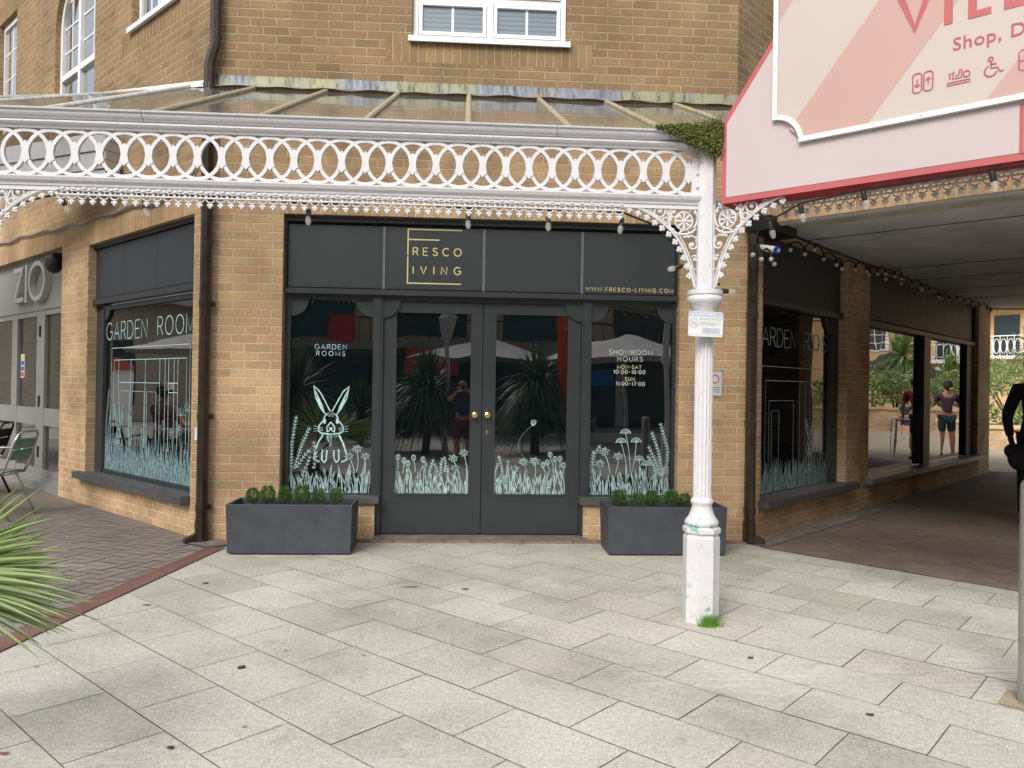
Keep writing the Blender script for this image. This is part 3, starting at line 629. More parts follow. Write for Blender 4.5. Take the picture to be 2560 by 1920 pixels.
hm = MB(); hare(hm, FA, -1.185, 1.02, .139, ot); hm.build('painted_hare', M_vinyl, gl1)
daffodil(mb, FA, -.95, .80, .05, ot, (-.95, .6)); daffodil(mb, FA, -1.02, .735, .042, ot, (-.97, .58)); daffodil(mb, FA, -.875, .735, .042, ot, (-.92, .55))
strokes(mb, FA, "GARDEN", -1.337, -1.057, 1.688, .043, .0045, ot); strokes(mb, FA, "ROOMS", -1.323, -1.070, 1.630, .040, .0045, ot)
mb.build("painted_meadow", M_vinyl, gl1)
mb = MB(); meadow(mb, FA, 1.155, 1.893, .405, ot, .26, 12)
for p in ([(1.17, .58), (1.185, .75), (1.25, .86)], [(1.16, .57), (1.165, .7), (1.19, .81)], [(1.86, .60), (1.875, .82), (1.80, 1.07)], [(1.83, .58), (1.79, .80), (1.72, .99)], [(1.81, .58), (1.76, .72), (1.69, .86)], [(1.79, .60), (1.73, .70), (1.68, .77)]): wheat(mb, FA, p, ot)
for x, z, b in ((1.48, .965, (1.53, .6)), (1.44, .88, (1.50, .6)), (1.58, .885, (1.54, .6)), (1.61, .72, (1.61, .55)), (1.675, .675, (1.67, .55))): allium(mb, FA, x, z, .045, ot, b)
daffodil(mb, FA, 1.285, .80, .055, ot, (1.34, .6)); daffodil(mb, FA, 1.415, .76, .05, ot, (1.39, .6)); daffodil(mb, FA, 1.245, .69, .05, ot, (1.25, .5))
mb.build("painted_wheat_and_flowers", M_vinyl, gl2)
mb = MB(); strokes(mb, FA, "SHOWROOM", 1.318, 1.715, 1.688, .042, .0047, ot); strokes(mb, FA, "HOURS", 1.396, 1.629, 1.628, .042, .0047, ot)
strokes(mb, FA, "10:00-18:00", 1.361, 1.652, 1.513, .034, .005, ot); strokes(mb, FA, "11:00-17:00", 1.386, 1.651, 1.405, .034, .005, ot)
mb.build("opening_hours", M_white, gl2)
mb = MB(); strokes(mb, FA, "MON-SAT", 1.397, 1.616, 1.560, .030, .0047, ot); strokes(mb, FA, "SUN.", 1.467, 1.572, 1.450, .031, .0047, ot)
mb.build("opening_days", M_lemon, gl2)
# posts and doors
mb = MB(); 
for a, b in ((-.818, -.732), (1.058, 1.145)): mb.box(FA, a, b, -.19, -.085, 0.03, 2.175); mb.box(FA, a + .02, b - .02, -.085, -.078, .05, 2.17)
mb.box(FA, -.732, 1.058, -.19, -.10, 2.132, 2.175); spandrel(mb, FA, -.732, 2.132, .155, 1, -.118, -.1); spandrel(mb, FA, 1.058, 2.132, .155, -1, -.118, -.1)
mb.build("door_frame", M_anth, bld)
def door(x0, x1, gx0, gx1, side):
    mb = MB(); zb, zt = .045, 2.13
    mb.box(FA, x0, gx0, -.165, -.12, zb, zt); mb.box(FA, gx1, x1, -.165, -.12, zb, zt); mb.box(FA, gx0, gx1, -.165, -.12, 2.03, zt); mb.box(FA, gx0, gx1, -.165, -.12, zb, .400)
    mb.box(FA, gx0 - .002, gx1 + .002, -.13, -.112, .393, .405)
    mb.box(FA, gx0 + .05, gx1 - .05, -.125, -.1185, .10, .34) if False else None
    d = mb.build("shop_door", M_anth, bld); g_ = pane(FA, gx0 - .003, gx1 + .003, .398, 2.034, OG - .006, M_glass, d)
    kx = (x1 - .062) if side < 0 else (x0 + .045)
    mb = MB()
    prof = [(.006, 0), (.022, .002), (.024, .006), (.010, .012), (.010, .028), (.022, .038), (.029, .05), (.027, .062), (.015, .070), (.001, .072)]
    n = 16
    vs = [FA(kx + r_ * cos(2 * pi * k / n), -.12 + h, 1.12 + r_ * sin(2 * pi * k / n)) for r_, h in prof for k in range(n)]
    mb.add(vs, [(i * n + k, i * n + (k + 1) % n, (i + 1) * n + (k + 1) % n, (i + 1) * n + k) for i in range(len(prof) - 1) for k in range(n)])
    mb.build("door_knob", M_brass, d, smooth=True)
    if side > 0:
        mb = MB(); mb.lathe(0, 0, [(.001, 0)], 3) if False else None
        mb.prism(FA, [(.209 + .013 * cos(t), .952 + .018 * sin(t)) for t in [k * pi / 7 for k in range(14)]], -.12, -.108); mb.ball(FA(.209, -.103, .972), .009)
        mb.build("keyhole_cover", M_brass, d)
    return g_
mb = MB(); mb.box(FA, -.72, 1.05, -.21, -.19, .03, 2.16); mb.build('door_gap_blackout', M_blackgap, bld)  # added black sheet, stops light showing through the gap between the doors
dg1 = door(-.728, .160, -.612, .054, -1); dg2 = door(.166, 1.055, .282, .935, 1)
ot = OG - .003
mb = MB(); meadow(mb, FA, -.608, .050, .405, ot, .24, 13, .021)
for x, z, b in ((-.585, .73, (-.59, .6)), (-.53, .70, (-.545, .58)), (-.495, .675, (-.475, .58)), (-.445, .725, (-.43, .6)), (-.36, .71, (-.385, .6)), (-.345, .665, (-.34, .55))): tulip(mb, FA, x, z, .045, ot, b)
for p in ([(-.30, .52), (-.30, .62), (-.265, .715)], [(-.225, .55), (-.24, .64), (-.265, .68)], [(-.20, .58), (-.20, .66), (-.185, .73)], [(-.165, .60), (-.155, .67), (-.17, .74)]): wheat(mb, FA, p, ot, .019, .022)
daffodil(mb, FA, .005, .775, .045, ot, (.03, .6)); daffodil(mb, FA, -.09, .725, .048, ot, (-.04, .55)); daffodil(mb, FA, -.07, .635, .042, ot, (-.08, .5))
mb.build("painted_tulip_meadow", M_vinyl, dg1)
mb = MB(); meadow(mb, FA, .286, .930, .405, ot, .25, 14, .021)
for p in ([(.285, .45), (.29, .6), (.32, .69)], [(.365, .53), (.35, .65), (.32, .755)], [(.395, .55), (.40, .64), (.41, .71)]): wheat(mb, FA, p, ot, .019, .022)
daffodil(mb, FA, .465, .635, .045, ot, (.50, .52)); daffodil(mb, FA, .545, .70, .048, ot, (.58, .6)); daffodil(mb, FA, .65, .705, .052, ot, (.655, .55))
for x, z, b in ((.725, .67, (.75, .6)), (.765, .695, (.79, .6)), (.79, .765, (.83, .6)), (.835, .725, (.84, .6)), (.88, .73, (.875, .58)), (.915, .67, (.895, .56))): tulip(mb, FA, x, z, .045, ot, b)
for k in range(18):
    t = k / 18; x_ = .62 - .11 * sin(t * 3.0) - .02 * t; z_ = 1.03 - .33 * t; mb.ribbon(FA, [(x_, z_), (x_ - .003, z_ - .009)], .003, ot)
daffodil(mb, FA, .635, 1.06, .032, ot); mb.ribbon(FA, arc(.632, 1.045, .014, .016, 0, 360, 8), .009, ot)
mb.build("painted_daffodil_meadow_and_bee", M_vinyl, dg2)

# ---- upper windows
def upwindow(fr, x0, x1, z0, z1, od, mt=M_glassU, casements=2, bars=True, sill=True, blinds=True, transom=None, name="upper_window"):
    mb = MB(); frame(mb, fr, x0, x1, z0, z1, .045, od - .05, od)
    cw = (x1 - x0) / casements
    for i in range(1, casements): mb.box(fr, x0 + i * cw - .028, x0 + i * cw + .028, od - .05, od - .0015, z0 + .045, z1 - .045)
    if transom: mb.box(fr, x0 + .045, x1 - .045, od - .05, od - .003, transom - .025, transom + .025)
    w_ = mb.build(name, M_upvc, bld)
    for i in range(casements):
        a = x0 + i * cw + (.05 if i == 0 else .032); b = x0 + (i + 1) * cw - (.05 if i == casements - 1 else .032)
        for c, d in (((z0 + .05, transom - .03), (transom + .03, z1 - .05)) if transom else ((z0 + .05, z1 - .05),)):
            mb = MB(); frame(mb, fr, a, b, c, d, .032, od - .045, od + .012); mb.build("casement", M_upvc, w_)
            pane(fr, a + .03, b - .03, c + .03, d - .03, od - .015, mt, w_)
            if bars:
                mb = MB(); xm = (a + b) / 2; mb.box(fr, xm - .011, xm + .011, od - .015, od - .009, c + .03, d - .03)
                if not blinds: 
                    for q in (1, 2, 3):
                        zq = c + (d - c) * q / 4; mb.box(fr, a + .03, b - .03, od - .015, od - .0095, zq - .009, zq + .009)
                mb.build("glazing_bar", M_upvc, w_)
    if sill:
        mb = MB(); mb.box(fr, x0 - .035, x1 + .035, od - .02, .045, z0 - .032, z0 + .004); mb.box(fr, x0 - .035, x1 + .035, .03, .045, z0 - .045, z0 - .032); mb.build("window_sill", M_upvc, w_)
    return w_
def blindmat():
    mt, n, b, o = newmat("blind_behind_glass"); v = tc(n); sx_ = n.nodes.new('ShaderNodeSeparateXYZ'); n.links.new(v, sx_.inputs[0])
    f = n.nodes.new('ShaderNodeMath'); f.operation = 'MULTIPLY'; n.links.new(sx_.outputs[2], f.inputs[0]); f.inputs[1].default_value = 1 / .042
    fr_ = n.nodes.new('ShaderNodeMath'); fr_.operation = 'FRACT'; n.links.new(f.outputs[0], fr_.inputs[0])
    n.links.new(ramp(n, fr_.outputs[0], [(.0, (.05, .07, .09, 1)), (.12, (.12, .16, .19, 1)), (.9, (.17, .22, .26, 1)), (1, (.05, .07, .09, 1))]), b.inputs['Base Color'])
    b.inputs['Roughness'].default_value = .06; b.inputs['Specular IOR Level'].default_value = .7; return mt
upwindow(FA, -.505, .86, 4.452, 5.75, -.05, mt=blindmat(), transom=4.83)
upwindow(FL, -1.71, -.63, 4.955, 6.4, -.07, casements=2, blinds=False)
upwindow(FL, -6.39, -5.59, 4.81, 6.39, -.06, casements=1, sill=False, blinds=False)
# arched window
mb = MB(); cxa = (AX0 + AX1) / 2; fz = ASP
def archring(mb, r0_, r1_, o0, o1, n=20):
    for i in range(n):
        a, b = pi * i / n, pi * (i + 1) / n
        mb.prism(FL, [(cxa + r0_ * cos(a), fz + r0_ * sin(a)), (cxa + r1_ * cos(a), fz + r1_ * sin(a)), (cxa + r1_ * cos(b), fz + r1_ * sin(b)), (cxa + r0_ * cos(b), fz + r0_ * sin(b))], o0, o1)
archring(mb, .585, .652, -.13, -.06)
mb.box(FL, AX0, AX0 + .067, -.13, -.06, 4.45, fz); mb.box(FL, AX1 - .067, AX1, -.13, -.06, 4.45, fz); mb.box(FL, cxa - .035, cxa + .035, -.13, -.055, 4.45, fz + .59)
mb.box(FL, AX0 + .06, AX1 - .06, -.13, -.057, 4.45, 4.52); mb.box(FL, AX0 + .06, AX1 - .06, -.13, -.057, 5.0, 5.07)
aw = mb.build("arched_window", M_upvc, bld)
mb = MB(); mb.prism(FL, [(AX0 + .05, 4.5), (AX1 - .05, 4.5)] + [(cxa + .6 * cos(pi * i / 12), fz + .6 * sin(pi * i / 12)) for i in range(13)], -.11, -.10); mb.build("glass_pane", M_glassU, aw)
mb = MB()
for z in (5.35, 5.65, 5.95): mb.box(FL, AX0 + .07, AX1 - .07, -.1, -.092, z - .01, z + .01)
for x in (-3.72, -3.02): mb.box(FL, x - .01, x + .01, -.1, -.0925, 5.07, 6.0)
mb.build("glazing_bar", M_upvc, aw)
# lead flashing and cover strip
mb = MB(); n = 60
row = lambda o, z, am, ph: [FA(-2.3 + 4.78 * i / n, o + am * sin(i * .9 + ph), z + am * sin(i * 1.3 + ph)) for i in range(n + 1)]
rows_ = [row(.004, 4.055, .002, 0), row(.012, 4.0, .003, 1), row(.02, 3.965, .004, 2), row(.09, 3.932, .007, 3)]
vs = sum(rows_, []); mb.add(vs, [(j * (n + 1) + i, (j + 1) * (n + 1) + i, (j + 1) * (n + 1) + i + 1, j * (n + 1) + i + 1) for j in range(3) for i in range(n)])
mb.build("lead_flashing", M_lead, bld, smooth=True)
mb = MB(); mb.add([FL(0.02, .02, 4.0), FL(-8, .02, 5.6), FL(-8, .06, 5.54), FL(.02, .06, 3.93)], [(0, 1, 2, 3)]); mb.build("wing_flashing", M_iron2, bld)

# ---- left wing shop window
mb = MB()
for a, b in ((-2.81, -2.025), (-2.02, -1.205), (-1.20, -.27)): mb.box(FL, a, b, -.12, -.085, 2.29, 2.83)
fl = mb.build("fascia_panel", M_anth2, bld)
mb = MB(); mb.box(FL, -2.80, -.25, -.17, -.122, 2.22, 2.88); mb.build("fascia_backing", M_blackgap, bld)
mb = MB(); mb.box(FL, -2.84, -.25, -.13, -.05, 2.215, 2.275); mb.box(FL, -2.80, -.25, -.13, -.06, 2.84, 2.88); mb.box(FL, -2.80, -.25, -.13, -.1, 2.15, 2.2); mb.build("fascia_frame", M_anth, bld)
mb = MB(); mb.box(FL, -2.84, -2.60, -.2, -.10, .36, 2.22); mb.box(FL, -.30, -.25, -.2, -.10, .36, 2.22); mb.box(FL, -2.6, -.30, -.2, -.11, .36, .40)
spandrel(mb, FL, -2.60, 2.18, .14, 1, -.14, -.11); f = mb.build("shop_window_frame", M_anth, bld)
glL = pane(FL, -2.61, -.29, .38, 2.2, -.135, M_glassL, f); ot = -.132
mb = MB(); strokes(mb, FL, "GARDEN", -2.60, -1.535, 1.825, .185, .012, ot); strokes(mb, FL, "ROOMS", -1.285, -.34, 1.835, .180, .012, ot)
mb.build("garden_rooms_lettering", M_vinyl, glL)
mb = MB(); meadow(mb, FL, -2.59, -.32, .405, ot, .36, 21, .013); meadow(mb, FL, -2.59, -.32, .405, ot, .24, 22, .02)
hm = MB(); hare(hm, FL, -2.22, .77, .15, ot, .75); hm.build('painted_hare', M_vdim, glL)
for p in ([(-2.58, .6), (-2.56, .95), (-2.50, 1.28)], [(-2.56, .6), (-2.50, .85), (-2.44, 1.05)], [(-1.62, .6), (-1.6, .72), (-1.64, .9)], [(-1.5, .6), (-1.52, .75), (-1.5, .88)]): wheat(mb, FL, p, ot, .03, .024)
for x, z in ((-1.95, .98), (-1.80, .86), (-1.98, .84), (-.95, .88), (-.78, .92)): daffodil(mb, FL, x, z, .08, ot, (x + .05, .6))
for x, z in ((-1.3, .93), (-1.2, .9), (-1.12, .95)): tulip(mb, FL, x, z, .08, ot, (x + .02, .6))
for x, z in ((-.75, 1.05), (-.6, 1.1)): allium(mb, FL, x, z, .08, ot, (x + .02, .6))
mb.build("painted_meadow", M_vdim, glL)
mb = MB()   # drawing of a garden room
def rect(x0, x1, z0, z1, w_=.008): mb.ribbon(FL, [(x0, z0), (x0, z1), (x1, z1), (x1, z0)], w_, ot)
rect(-2.44, -.57, .7, 1.73); rect(-2.37, -.64, .7, 1.60); rect(-2.24, -1.22, .7, 1.36); rect(-2.2, -1.95, .7, 1.27); rect(-1.88, -1.58, .7, 1.27); rect(-1.52, -1.30, .7, 1.27)
for x in (-1.1, -1.02, -.9, -.82, -2.24, -1.92, -1.56, -1.22): mb.ribbon(FL, [(x, .7), (x, 1.6)], .008, ot)
mb.ribbon(FL, [(-1.02, 1.36), (-.82, 1.36)], .008, ot); mb.ribbon(FL, [(-1.02, 1.27), (-.82, 1.27)], .008, ot); mb.ribbon(FL, arc(-2.12, 1.0, .02, .05, 0, 360, 8), .008, ot)
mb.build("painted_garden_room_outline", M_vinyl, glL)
mb = MB(); mb.box(FL, -2.93, -.24, -.13, .09, .29, .362); mb.build("window_sill", M_sill, bld)

# ---- cafe front on the left wing
mb = MB(); mb.box(FL, -8.8, -3.64, -.13, -.09, 2.27, 2.96); zf = mb.build("cafe_fascia", M_zio, bld)
mb = MB(); o0, o1 = -.09, -.01
def ext(pts): mb.prism(FL, pts, o0, o1)
zx = -5.50; t_ = .055
ext([(zx - .06, 2.86), (zx - .06, 2.80), (zx + .28, 2.80), (zx + .36, 2.86)]); ext([(zx + .36, 2.86), (zx + .25, 2.80), (zx - .10, 2.40), (zx + .03, 2.44)])
ext([(zx - .10, 2.46), (zx - .10, 2.40), (zx + .36, 2.40), (zx + .36, 2.46)]); ext([(zx + .42, 2.38), (zx + .50, 2.38), (zx + .50, 2.87), (zx + .42, 2.87)])
ccx, ccz = zx + .88, 2.63
for i in range(28):
    a, b = 2 * pi * i / 28, 2 * pi * (i + 1) / 28
    ext([(ccx + .27 * cos(a), ccz + .20 * sin(a)), (ccx + .33 * cos(a), ccz + .255 * sin(a)), (ccx + .33 * cos(b), ccz + .255 * sin(b)), (ccx + .27 * cos(b), ccz + .20 * sin(b))])
mb.build("steel_letters", M_chrome, zf)
mb = MB()
for a, b in ((-5.92, -5.68), (-4.86, -4.56), (-3.72, -3.64), (-7.6, -7.4), (-8.8, -8.6)): mb.box(FL, a, b, -.16, -.10, .13, 2.27)
for a, b in ((-8.8, -7.6), (-7.4, -5.92), (-5.68, -4.86), (-4.56, -3.72)):
    mb.box(FL, a, b, -.16, -.105, 2.2, 2.27); mb.box(FL, a, b, -.16, -.105, .79, 1.01); mb.box(FL, a, b, -.16, -.105, .13, .23)
mb.box(FL, -8.8, -3.64, -.16, -.0, 0, .1); mb.box(FL, -8.8, -3.64, -.16, -.06, .1, .13)
cf = mb.build("cafe_door_frame", M_zio, bld)
for z in (2.0, 1.1, .45): mb = MB(); mb.box(FL, -4.74, -4.70, -.1, -.085, z - .07, z + .07); mb.build("door_hinge", M_black, cf)
for a, b in ((-8.6, -7.6), (-7.4, -5.92), (-5.68, -4.86), (-4.56, -3.72)):
    pane(FL, a - .01, b + .01, 1.0, 2.21, -.135, M_glassZ, cf); pane(FL, a - .01, b + .01, .22, .80, -.135, M_glassZ, cf)
st = thing("door_sticker", "narrow strip of yellow, blue and red notices on the cafe door glass", "sticker", FL(-5.55, -.12, 1.45))
mb = MB(); mb.box(FL, -5.62, -5.47, -.134, -.131, 1.40, 1.72); mb.build("backing", M_white, st)
for i, cc in enumerate((lin(200, 50, 60), lin(50, 80, 160), lin(60, 90, 170), lin(220, 210, 80))):
    mb = MB(); mb.box(FL, -5.60, -5.49, -.131, -.1295, 1.415 + i * .077, 1.475 + i * .077); mb.build("notice_panel", plain("notice_ink", cc, .5, bst=0), st)

# ---- passage shop windows
mb = MB(); mb.box(FR, .29, 2.43, -.13, -.085, 2.27, 2.86); mb.build("fascia_panel", M_anth2, bld)
mb = MB(); mb.box(FR, .27, 2.44, -.14, -.045, 2.205, 2.27); mb.box(FR, .27, .29, -.14, -.06, .3, 2.88); mb.box(FR, 2.2, 2.43, -.2, -.10, .36, 2.21); mb.box(FR, .29, .50, -.2, -.10, 2.0, 2.2)
spandrel(mb, FR, 2.2, 2.2, .14, -1, -.14, -.11); f = mb.build("shop_window_frame", M_anth, bld)
glR = pane(FR, .28, 2.21, .36, 2.21, -.135, M_glassT1, f); ot = -.132
mb = MB(); strokes(mb, FR, "GARDEN", .36, 1.337, 1.822, .180, .010, ot); strokes(mb, FR, "ROOMS", 1.555, 2.17, 1.822, .180, .010, ot)
meadow(mb, FR, .3, 2.19, .37, ot, .30, 31, .014); hare(mb, FR, 1.72, .80, .12, ot, .8)
ra = lambda x0, x1, z1: mb.ribbon(FR, [(x0, .5), (x0, z1), (x1, z1), (x1, .5)], .007, ot)
ra(.55, 2.1, 1.62); ra(.64, 2.02, 1.48); ra(.72, 1.3, 1.28); ra(.78, .95, 1.18); ra(1.45, 1.6, 1.48); ra(1.72, 1.85, 1.48)
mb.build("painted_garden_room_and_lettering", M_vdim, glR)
mb = MB(); mb.box(FR, .24, 2.62, -.13, .10, .285, .352); mb.build("window_sill", M_sill, bld)
mb = MB()
for i in range(6): a = 3.2 + i * .88; mb.box(FR, a, a + .872, -.12, -.085, 2.29, 2.86)
M_fas2 = plain("grey_brown_panel", (.095, .092, .088, 1), .6, var=.1, sc=2, bst=.02)
mb.build("fascia_panel", M_fas2, bld)
mb = MB(); mb.box(FR, 3.16, 8.56, -.17, -.122, 2.2, 2.88); mb.build("fascia_backing", M_blackgap, bld)
mb = MB(); mb.box(FR, 3.16, 8.6, -.14, -.04, 2.20, 2.26); mb.box(FR, 5.62, 5.93, -.2, -.06, .36, 2.2); mb.box(FR, 8.1, 8.52, -.2, -.08, .36, 2.2); mb.box(FR, 8.44, 8.52, -.14, -.05, 2.26, 2.88)
f = mb.build("shop_window_frame", M_black, bld); pane(FR, 3.17, 8.15, .36, 2.21, -.135, M_glassT, f)
mb = MB(); mb.box(FR, 3.06, 8.66, -.13, .10, .285, .352); mb.build("window_sill", plain("worn_sill", (.22, .23, .24, 1), .35, var=.3, sc=9), bld)
# ---------------------------------------------------------------- glazed canopy
FC = Fr(0, -2.34, 0); FB2 = Fr(1.50, -2.20, -45)
can = thing("glazed_canopy", "white iron canopy with a ring frieze and sloping glass roof over the shopfront", "canopy", (.0, -1.2, 2.4))
def roofz(y): return 2.893 + .4475 * (y + 2.34)
def wing(x): s_ = (-2.25 - x) / .695; return (.719 * s_, 3.955 + .2 * s_)
barx = [-4.34, -3.72, -3.10, -2.48, -1.86, -1.24, -.62, 0, .62, 1.22, 1.84]
edges = [-7.5] + barx[:3] + [-3.10, -2.48, -2.25, -1.86, -1.24, -.62, 0, .62, 1.22, 1.47]
edges = sorted(set(edges))
def top(x): return wing(x) if x < -2.25 else (0.0, 3.94)
for a, b in zip(edges, edges[1:]):
    ta, tb = top(a), top(b); mb = MB()
    mb.add([(a, -2.34, 2.893), (b, -2.34, 2.893), (b, tb[0] - .01, tb[1]), (a, ta[0] - .01, ta[1])], [(0, 1, 2, 3)]); mb.build("roof_glass", M_roof, can)
mb = MB(); mb.add([(1.47, -2.34, 2.893), (2.5, -.01, 3.94), (1.47, -.01, 3.94)], [(0, 1, 2)]); mb.build("roof_glass", M_roof, can)
mb = MB(); e1 = FB2(.05, 0, 2.893); e2 = FB2(4, 0, 2.893); e3 = FP(4.2, .03, 3.84); mb.add([e1, e2, e3, (2.5, -.01, 3.94)], [(0, 1, 2, 3)]); mb.build("roof_glass", M_roof, can)
for x in barx:
    t = top(x); y0 = -2.33 if x < 1.5 else -1.46
    a, b = Vector((x, y0, roofz(y0) + .012)), Vector((x, t[0] - .02, (t[1] if x < -2.3 else 3.94) + .012)); mb = MB(); w_ = .021
    dn = Vector((0, 0, -.05)); u_ = Vector((0, 0, .012)); wv = Vector((w_, 0, 0))
    P = [a - wv, a + wv, a + wv * .55 + u_, a - wv * .55 + u_, a - wv + dn, a + wv + dn]; Q = [p + (b - a) for p in P]
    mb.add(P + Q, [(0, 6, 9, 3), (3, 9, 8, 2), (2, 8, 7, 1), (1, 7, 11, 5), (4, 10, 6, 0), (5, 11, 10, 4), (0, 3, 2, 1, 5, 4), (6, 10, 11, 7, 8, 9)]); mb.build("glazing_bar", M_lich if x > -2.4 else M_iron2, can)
mb = MB(); mb.tube([(1.47, -2.30, 2.91), (2.5, -.02, 3.96)], .035, 6); mb.build("hip_bar", M_lead, can)
def sweep(mb, prof, A, B, nrm):
    """prof: (out, z) closed polygon swept from A to B; nrm: outward direction"""
    n = len(prof); P = [Vector(A) + Vector(nrm) * o + Vector((0, 0, z)) for o, z in prof] + [Vector(B) + Vector(nrm) * o + Vector((0, 0, z)) for o, z in prof]
    mb.add(P, [(i, n + i, n + (i + 1) % n, (i + 1) % n) for i in range(n)] + [tuple(range(n - 1, -1, -1)), tuple(range(n, 2 * n))])
gut = [(-.02, 2.852), (.025, 2.852), (.034, 2.856), (.036, 2.863), (.048, 2.868), (.055, 2.878), (.058, 2.894), (.07, 2.897), (.072, 2.906), (.06, 2.91), (.045, 2.905), (.04, 2.885), (-.02, 2.88)]
n2 = (FB.nx, FB.ny, 0); corner = FC(1.43, 0, 0)
joints = [-6.5, -3.4, -1.85, .52, 1.47]
for a, b in zip(joints, joints[1:]):
    mb = MB(); sweep(mb, gut, FC(a + .003, 0, 0), FC(b - .003, 0, 0), (0, -1, 0)); mb.build("gutter", M_iron, can)
mb = MB(); sweep(mb, gut, FB2(.04, 0, 0), FB2(4.2, 0, 0), n2); mb.build("gutter", M_iron, can)
mb = MB(); mb.box(FC, -6.5, 1.385, -.03, .018, 2.845, 2.852); mb.build("gutter_gap_shade_strip", M_black, can)  # solid black strip laid in as the shade between gutter and top rail
def railsprofile(mb, A, B, nr):
    sweep(mb, [(-.03, 2.802), (.018, 2.802), (.022, 2.815), (.036, 2.822), (.044, 2.832), (.044, 2.842), (.03, 2.845), (-.03, 2.845)], A, B, nr)
def botprofile(mb, A, B, nr):
    sweep(mb, [(-.03, 2.478), (.016, 2.478), (.018, 2.49), (.034, 2.505), (.042, 2.522), (.042, 2.530), (-.03, 2.530)], A, B, nr)
mb = MB(); railsprofile(mb, FC(-6.5, 0, 0), FC(1.385, 0, 0), (0, -1, 0)); railsprofile(mb, FB2(.05, 0, 0), FB2(4.2, 0, 0), n2); mb.build("top_rail", M_iron, can)
mb = MB(); botprofile(mb, FC(-2.78, 0, 0), FC(1.385, 0, 0), (0, -1, 0)); botprofile(mb, FB2(.05, 0, 0), FB2(4.2, 0, 0), n2); botprofile(mb, FC(-6.5, 0, 0), FC(-2.88, 0, 0), (0, -1, 0)); mb.build("bottom_rail", M_iron, can)
def ringat(mb, fr, x, z, ro, ri, o0, o1, n=26, x0=-9, x1=9):
    for i in range(n):
        a, b = 2 * pi * i / n, 2 * pi * (i + 1) / n
        q = [(x + r_ * cos(t), z + r_ * sin(t) * .985) for r_, t in ((ri, a), (ro, a), (ro, b), (ri, b))]
        if all(x0 <= p[0] <= x1 for p in q): mb.prism(fr, q, o0, o1)
mb = MB(); SP = .1365; x = 1.318 - .002; zc = 2.668; k = 0
while x > -4.5:
    if not (-2.95 < x < -2.7):
        ringat(mb, FC, x, zc, .1375, .1175, -.008 + .0015 * (k % 2), .010 + .0015 * (k % 2), x0=-6, x1=1.37)
        xm = x - 0.0   # the little bud where alternate rings touch
        if x < 1.35:
            for s_ in (1, -1):
                mb.prism(FC, [(xm + SP - .018, zc), (xm + SP + .018, zc), (xm + SP + .026, zc + s_ * .042), (xm + SP + .012, zc + s_ * .052), (xm + SP, zc + s_ * .066), (xm + SP - .012, zc + s_ * .052), (xm + SP - .026, zc + s_ * .042)], -.006, .015) if xm + SP < 1.37 else None
        for s_ in (1, -1):   # spandrel fillets above and below
            zz = zc + s_ * .138
            mb.prism(FC, [(x - .035, zz - s_ * .008), (x + .035, zz - s_ * .008), (x + .05, zz + s_ * .002), (x - .05, zz + s_ * .002)], -.006, .008)
    x -= SP; k += 1
mb.box(FC, 1.335, 1.405, -.012, .014, 2.53, 2.80)
for z in (2.585, 2.665, 2.745): mb.ball(FC(1.368, .016, z), .011)
mb.build("ring_frieze", M_iron, can)
def clover(mb, c, dn, sd_, r=.0095):
    for d_ in ((0, 1.15), (1.05, 0), (-1.05, 0), (0, -.3)): mb.ball(c + dn * r * d_[1] + sd_ * r * d_[0], r, 6, 4)
def lace(mb, fr, x0, x1, sgn=1):
    mb.box(fr, x0, x1, -.012, .010, 2.452, 2.478); n = int((x1 - x0) / .0595)
    for i in range(n * 2):
        a = x0 + i * .02975; mb.box(fr, a + .003, a + .024, .010, .016, 2.456 + (.006 if i % 2 else 0), 2.468 + (.006 if i % 2 else 0))
    for i in range(n):
        a = x0 + i * .0595
        mb.box(fr, a, a + .0595, -.009, .006, 2.430, 2.438); mb.box(fr, a, a + .014, -.009, .006, 2.438, 2.452); mb.box(fr, a + .030, a + .036, -.007, .005, 2.438, 2.452)
        P = [fr(a + .030 + .024 * cos(R(t)), 0, 2.428 - .020 * sin(R(t))) for t in range(0, 181, 30)]; mb.tube(P, .0048, 4)
        mb.tube([fr(a + .03, 0, 2.410), fr(a + .03, 0, 2.398)], .0045, 4)
        clover(mb, fr(a + .03, .004, 2.392), Vector((0, 0, -1)), Vector((fr.dx, fr.dy, 0)))
mb = MB(); lace(mb, FC, -2.34, .945); mb.build("lace_trim", M_iron, can)
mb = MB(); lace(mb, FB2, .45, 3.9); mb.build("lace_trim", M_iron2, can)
for f_, a, b in ((FC, -2.78, -2.34), (FC, .945, 1.385), (FB2, .05, .45)): mb = MB(); mb.box(f_, a, b, -.012, .01, 2.452, 2.478); mb.build("plain_trim", M_iron, can)

# ---------------------------------------------------------------- iron column with brackets
colm = thing("iron_column", "white fluted iron column with flaking paint and lacy brackets before the right planter", "column", (1.43, -2.34, 0))
cx_, cy_ = 1.43, -2.34
mb = MB(); mb.lathe(cx_, cy_, [(.108, 0), (.108, .50), (.100, .512), (.100, .522), (.112, .53), (.112, .553), (.104, .560), (.100, .565)], 8, pi / 8); mb.build("octagonal_base", M_ironf, colm)
mb = MB(); mb.lathe(cx_, cy_, [(.088, .563), (.098, .572), (.101, .588), (.094, .602), (.078, .622), (.066, .652), (.058, .686), (.060, .692), (.067, .704), (.067, .716), (.058, .728), (.052, .733)], 32); mb.build("bell_base", M_ironf, colm, smooth=True)
mb = MB(); mb.lathe(cx_, cy_, [(.053, .730), (.053, 1.0), (.0525, 1.4), (.052, 1.80)], 32, 0, flute=.10); mb.build("fluted_shaft", M_iron, colm)
